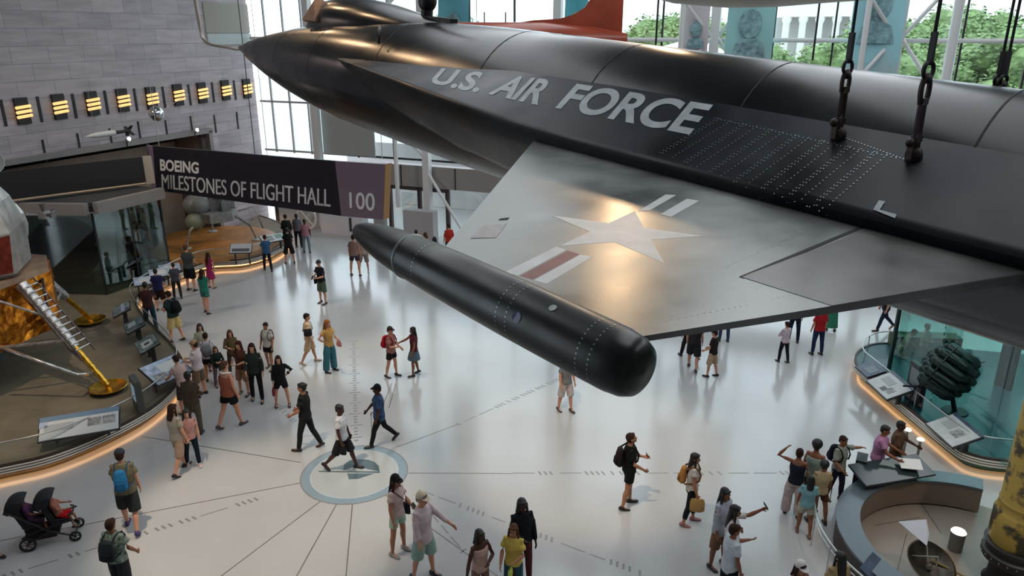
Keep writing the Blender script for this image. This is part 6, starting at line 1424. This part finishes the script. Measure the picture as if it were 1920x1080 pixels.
person(398, 540, 474, 160, 'girl in magenta dress by the striped edge', aL='down', aR='down', top=(150, 36, 88), tsl=.3, bot=('dress', (150, 36, 88)), hair='long', hc='b', fem=True, wd=.88)
person(389, 587, 505, 165, 'woman in teal dress standing on the open floor', legs='step', aL='down', aR='hold', top=(44, 122, 104), tsl=.4, tflare=.06, bot=('short', (60, 116, 104)), hair='mid', hc='b', fem=True, wd=.95)
person(503, 508, 440, 205, 'man in blue shirt and dark trousers walking past the striped edge', legs='walk', top=(52, 92, 130), bot=('long', (34, 30, 34)), hair='short', hc='b', wd=.98)
person(544, 494, 427, 200, 'man in black with shorts, in front of the far platform', legs='apart', aL='hold', aR='hold', top=(28, 30, 30), bot=('knee', (28, 24, 30)), hair='short', hc='k', wd=1.05)
person(541, 470, 402, 195, 'person in black behind the man with shorts, under the hall sign', aL='hold', aR='down', top=(34, 38, 36), tsl=1.6, bot=('long', (30, 26, 28)), hair='short', hc='k')
person(576, 474, 411, 185, 'person in pink shirt and pale jeans under the hall sign', aL='down', aR='down', top=(186, 128, 142), bot=('long', (120, 142, 150)), hair='short', hc='k', sk='d')
person(561, 464, 401, 175, 'person in grey shirt and black trousers beside the pink shirt', aL='down', aR='down', top=(110, 110, 116), bot=('long', (30, 32, 42)), hair='short', hc='k', sk='d', wd=1.1)
J = person(606, 569, 487, 330, 'man in black tee and green shorts looking down at a phone', aL='phone', aR='phone', lean=4, htilt=24, top=(26, 26, 34), bot=('knee', (84, 100, 84)), hair='short', hc='k'); phone(J, 'R', 'phone held by the man in black tee and green shorts'); side_bag(J, -1, (26, 22, 26), 'black shoulder bag on the man in green shorts')
# ------------------------------------------------------------------ middle of the floor
J = person(583, 681, 587, 105, 'person in all beige clothes with a dark strap walking right', legs='walk', aL='down', aR='down', top=(214, 186, 152), bot=('knee', (206, 172, 136)), hair='short', hc='b', shoe=(190, 170, 150)); side_bag(J, -1, (44, 40, 40), 'small dark sling bag on the person in beige', .28)
J = person(621, 696, 600, 60, 'woman with orange hair and long teal trousers', aL='phone', aR='hip', top=(196, 150, 84), tsl=.5, bot=('wide', (62, 112, 124)), hair='wavy', hc='o', fem=True, wd=.95); hand_bag(J, 'L', (210, 130, 120), 'small pink bag on the woman with orange hair', .2, .16, .09, .04)
J = person(736, 706, 612, 70, 'man with red backpack, dark cap and black shorts', legs='step', aL='hold', aR='phone', top=(160, 108, 100), bot=('short', (30, 24, 26)), hat='cap', hatc=(60, 44, 44), shoe=(46, 38, 48), wd=1.05); backpack(J, (196, 30, 42), 'bright red backpack on the man in dark cap', 1.0)
person(778, 703, 613, 285, 'woman in dark red top and denim skirt reaching to the red backpack', legs='step', aL='down', aR='reach', top=(86, 32, 40), tsl=.4, bot=('skirt', (86, 106, 120)), hair='long', hc='k', fem=True, sk='t', shoe=(40, 38, 46), wd=.95)
J = person(578, 842, 717, 262, 'man in black tee walking left past the round emblem, dark hair', legs='walk', aL='hold', aR='hold', top=(30, 32, 30), bot=('long', (32, 34, 34)), hair='bun', hc='k', sk='m', wd=1.02)
J = person(646, 880, 756, 80, 'man in white shirt and black shorts striding over the floor emblem', legs='stride', aL='down', aR='down', top=(206, 206, 208), bot=('knee', (32, 32, 34)), hair='short', hc='k', sk='d', shoe=(26, 24, 26)); hand_bag(J, 'R', (30, 30, 32), 'small black bag beside the man in white shirt', .16, .18, .08, .02)
person(714, 833, 718, 285, 'man in blue checked shirt and dark cap walking left', legs='stride', aL='down', aR='fwd', top=(30, 46, 72), tpat='check', tsl=.8, tlo=-.14, bot=('long', (24, 26, 30)), hat='cap', hatc=(24, 24, 30), sk='d', wd=1.12)
t = thing('walking_cane', 'thin pale cane in the hand of the man in blue checked shirt', 'cane', G(697, 833), 0)
b = bm_new(); rod(b, (0, 0, .01), (.03, .02, .80), .010, 8); obj('cane_shaft', b, mat('pale_cane', (.6, .58, .52), rough=.4), t); b = bm_new(); tube(b, [(.03, .02, .80), (.03, .02, .86), (.07, .02, .89)], .013, 6); obj('cane_handle', b, blackm, t)
person(667, 517, 440, 175, 'person with bare legs hidden behind the nose of the wing tip pod', legs='apart', top=(150, 120, 110), bot=('short', (60, 50, 60)), hair='short', hc='b', shoe=(70, 70, 74))
person(683, 510, 441, 10, 'second person behind the nose of the pod, pale shoes', legs='apart', top=(190, 170, 160), bot=('knee', (150, 130, 120)), hair='mid', hc='m', shoe=(200, 190, 180))
person(1060, 771, 664, 30, 'person hidden behind the pod tail, only bare legs and white shorts showing', legs='step', top=(120, 120, 120), bot=('knee', (190, 180, 176)), hair='short', hc='b', shoe=(60, 60, 64), h=None)
person(783, 497, 431, 175, 'slim person in black at the entrance', top=(30, 26, 30), bot=('long', (24, 22, 26)), hair='short', hc='k', wd=.9)
person(800, 503, 436, 180, 'person with long brown hair and pink top near the entrance', top=(190, 120, 130), tsl=.3, bot=('long', (70, 60, 60)), hair='long', hc='m', fem=True, wd=.95)
person(817, 512, 444, 190, 'person in green top right of the pink top at the entrance', top=(60, 110, 80), bot=('long', (40, 40, 40)), hair='mid', hc='k')
person(843, 486, 420, 200, 'person in bright red top just left of the wing', top=(176, 50, 36), tsl=1.4, bot=('long', (50, 40, 40)), hair='short', hc='b')
# ------------------------------------------------------------------ right of the pod
person(1298, 692, 592, 160, 'person with bare legs and black shorts cut off by the wing edge', legs='walk', top=(44, 40, 44), bot=('knee', (34, 38, 42)), hair='short', hc='b', shoe=(70, 50, 46), wd=1.1)
person(1290, 672, 578, 195, 'person in dark clothes hidden behind the black shorts at the wing edge', legs='stride', top=(40, 36, 36), bot=('long', (34, 30, 32)), hair='short', hc='k', shoe=(24, 22, 24))
person(1333, 706, 618, 230, 'boy in dark tee, cap and pale shorts', legs='step', aL='hold', aR='hold', top=(36, 30, 32), bot=('knee', (176, 152, 128)), hat='cap', hatc=(28, 26, 30), shoe=(40, 36, 38))
person(1356, 640, 556, 180, 'person in blue jeans, only the legs showing under the wing', top=(90, 90, 100), bot=('long', (44, 62, 92)), hair='short', hc='b')
person(1467, 679, 603, 200, 'child in white shirt and black trousers near the wing edge', legs='step', aL='fold', aR='fold', top=(206, 188, 196), tsl=1.6, tlo=-.12, bot=('long', (28, 26, 32)), hair='short', hc='b')
person(1486, 641, 552, 165, 'person in navy trousers, only legs showing, beside the child in white', top=(40, 40, 60), bot=('long', (26, 30, 50)), hair='short', hc='b')
J = person(1530, 665, 572, 190, 'person in red top and jeans standing below the wing edge', top=(170, 34, 40), tsl=.8, bot=('long', (34, 44, 74)), hair='short', hc='b', wd=1.05)
person(1557, 620, 543, 170, 'person in long green dress below the wing edge', top=(50, 120, 96), tsl=.4, bot=('longskirt', (50, 120, 96)), hair='long', hc='b', fem=True)
person(1654, 619, 534, 270, 'person in navy jeans striding left under the trailing edge', legs='stride', top=(30, 30, 38), bot=('long', (28, 34, 58)), hair='short', hc='b')
person(1684, 693, 612, 65, 'person in beige bending forward behind the tall glass', legs='step', aL='lean', aR='down', lean=24, top=(190, 160, 130), bot=('long', (150, 130, 110)), hair='short', hc='b')
person(1724, 690, 607, 40, 'grey haired man in beige shirt standing behind the tall glass', aL='fold', aR='fold', top=(196, 170, 140), bot=('long', (90, 96, 96)), hair='short', hc='g')
J = person(1176, 949, 812, 95, 'man in black tee and shorts looking up, standing alone', legs='step', aL='phone', aR='hold', htilt=-22, top=(18, 19, 19), bot=('short', (18, 18, 19)), hair='short', hc='b', sk='m', shoe=(30, 22, 22), wd=1.05); backpack(J, (34, 26, 24), 'dark backpack on the man who looks up', .95); phone(J, 'L', 'phone in the hand of the man who looks up')
J = person(1292, 981, 850, 80, 'woman in white top and black trousers, long dark hair', legs='step', aL='down', aR='down', top=(196, 186, 176), tsl=.4, bot=('crop', (22, 24, 30)), hair='long', hc='k', fem=True, sk='m', shoe=(150, 96, 104), wd=.95); hand_bag(J, 'R', (176, 138, 84), 'yellow printed bag hanging from the hand of the woman in white top', .32, .30, .12, .0); backpack(J, (170, 120, 64), 'small tan backpack on the woman in white top', .62)
# group of three at the bottom
J = person(1345, 1062, 916, 35, 'woman with long black hair in pale grey cardigan', aL='hold', aR='down', top=(172, 174, 184), tsl=1.7, tlo=-.14, tflare=.15, bot=('knee', (128, 92, 70)), hair='long', hc='k', fem=True, sk='t')
J = person(1362, 1096, 948, 75, 'woman in white blouse and black shorts raising a phone', aL='up', aR='phone', top=(206, 200, 198), tsl=.8, bot=('knee', (26, 24, 28)), hair='long', hc='k', fem=True, sk='t'); phone(J, 'L', 'phone raised by the woman in white blouse')
person(1378, 0, 984, 100, 'man in white tee in front of the woman with raised phone', h=1.72, aL='down', aR='down', top=(190, 196, 202), tlo=-.14, bot=('knee', (26, 26, 30)), hair='short', hc='b', sk='t', wd=1.1)
# family by the curved counter
person(1483, 965, 842, 150, 'woman in navy tank top and wide pale trousers, arm behind the head', aL='headback', aR='hold', top=(28, 34, 46), tsl=0, bot=('wide', (182, 166, 160)), hair='short', hc='b', fem=True, sk='t', wd=.95)
person(1514, 957, 827, 140, 'person with big black curls and pale green top, back to the camera', aL='down', aR='hold', top=(140, 156, 146), tsl=0, bot=('long', (40, 40, 42)), hair='afro', hc='k', sk='t')
person(1505, 1002, 892, 165, 'child in light blue tee and pale shorts', legs='step', aL='down', aR='down', top=(122, 166, 174), bot=('short', (178, 172, 150)), hair='mid', hc='k', sk='t', shoe=(130, 84, 70))
person(1529, 979, 865, 175, 'child in beige tee and brown shorts beside the light blue tee', legs='apart', aL='hold', aR='down', top=(170, 150, 116), bot=('short', (78, 48, 40)), hair='afro', hc='k', sk='t', shoe=(26, 26, 28))
J = person(1563, 937, 818, 65, 'man in grey shirt stretching an arm out towards the counter', legs='step', aL='down', aR='down', top=(134, 140, 132), bot=('long', (34, 38, 50)), hair='short', hc='b', sk='t', wd=1.05) if False else person(1563, 937, 818, 30, 'man in grey shirt stretching an arm out towards the counter', legs='step', aL=(20, 72, 30, 76), aR='hold', top=(134, 140, 132), tsl=.8, bot=('long', (34, 38, 50)), hair='short', hc='b', sk='t', wd=1.05)
backpack(J, (28, 32, 44), 'dark backpack worn by the man with the stretched arm', .9)
person(1634, 921, 797, 60, 'man in pink polo shirt leaning at the counter', aL='lean', aR='lean', lean=4, top=(172, 124, 158), tlo=-.08, bot=('long', (44, 40, 44)), hair='short', hc='k', sk='t', wd=1.15)
person(1668, 908, 790, 55, 'man in brown shirt standing at the counter, right of the pink polo', aL='lean', aR='hold', top=(92, 70, 54), tsl=.9, bot=('long', (40, 40, 50)), hair='short', hc='k', sk='d', wd=1.1)
# bottom middle
J = person(749, 1036, 890, 60, 'girl with long brown hair, black cap and mint shorts', aL='phone', aR='down', top=(196, 172, 168), tsl=.5, bot=('short', (164, 190, 168)), hair='long', hc='b', hat='cap', hatc=(24, 24, 28), fem=True, sk='m', shoe=(140, 138, 140), wd=.92); side_bag(J, 1, (40, 38, 40), 'small dark bag on the girl with mint shorts')
phone(J, 'L', 'phone in the hands of the girl in black cap')
J = person(797, 1082, 922, 60, 'man in pale pink shirt, cream cap and mint shorts holding an arm out', legs='step', aL=(46, 16, 58, 8), aR='down', top=(206, 186, 188), tsl=1.7, tlo=-.14, bot=('knee', (150, 176, 164)), hat='cap', hatc=(206, 186, 160), hair='short', hc='g', shoe=(40, 50, 60), wd=1.12)
person(899, 0, 994, 40, 'woman with dark hair and pale pink camisole at the bottom edge', h=1.62, aL='fold', aR=(8, 24, 10, 20), top=(198, 160, 148), tsl=0, bot=('long', (130, 100, 90)), hair='mid', hc='k', fem=True, sk='d')
person(978, 1090, 936, 20, 'person in black hooded top at the bottom, behind the yellow top', aL='down', aR='phone', top=(22, 24, 30), tsl=1.9, bot=('long', (88, 40, 44)), hair='mid', hc='k', sk='d', wd=1.05)
J = person(963, 0, 984, 345, 'woman in yellow top and teal trousers at the bottom edge', h=1.62, aL='phone', aR='hold', top=(214, 186, 92), bot=('long', (46, 86, 92)), hair='mid', hc='m', fem=True, sk='m'); hand_bag(J, 'L', (190, 200, 90), 'small yellow green bag held by the woman in yellow top', .2, .16, .08, .08)
person(1502, 0, 1052, 20, 'person in white cap at the bottom edge, right of the middle', h=1.68, aL='hold', aR='hold', top=(120, 84, 72), bot=('long', (50, 50, 56)), hat='cap', hatc=(206, 200, 196), hair='mid', hc='b', sk='m')
person(1578, 0, 1036, 190, 'person with long black hair and tan top outside the curved counter', h=1.62, aL='down', aR='down', top=(170, 146, 104), bot=('long', (60, 60, 66)), hair='long', hc='k', fem=True)
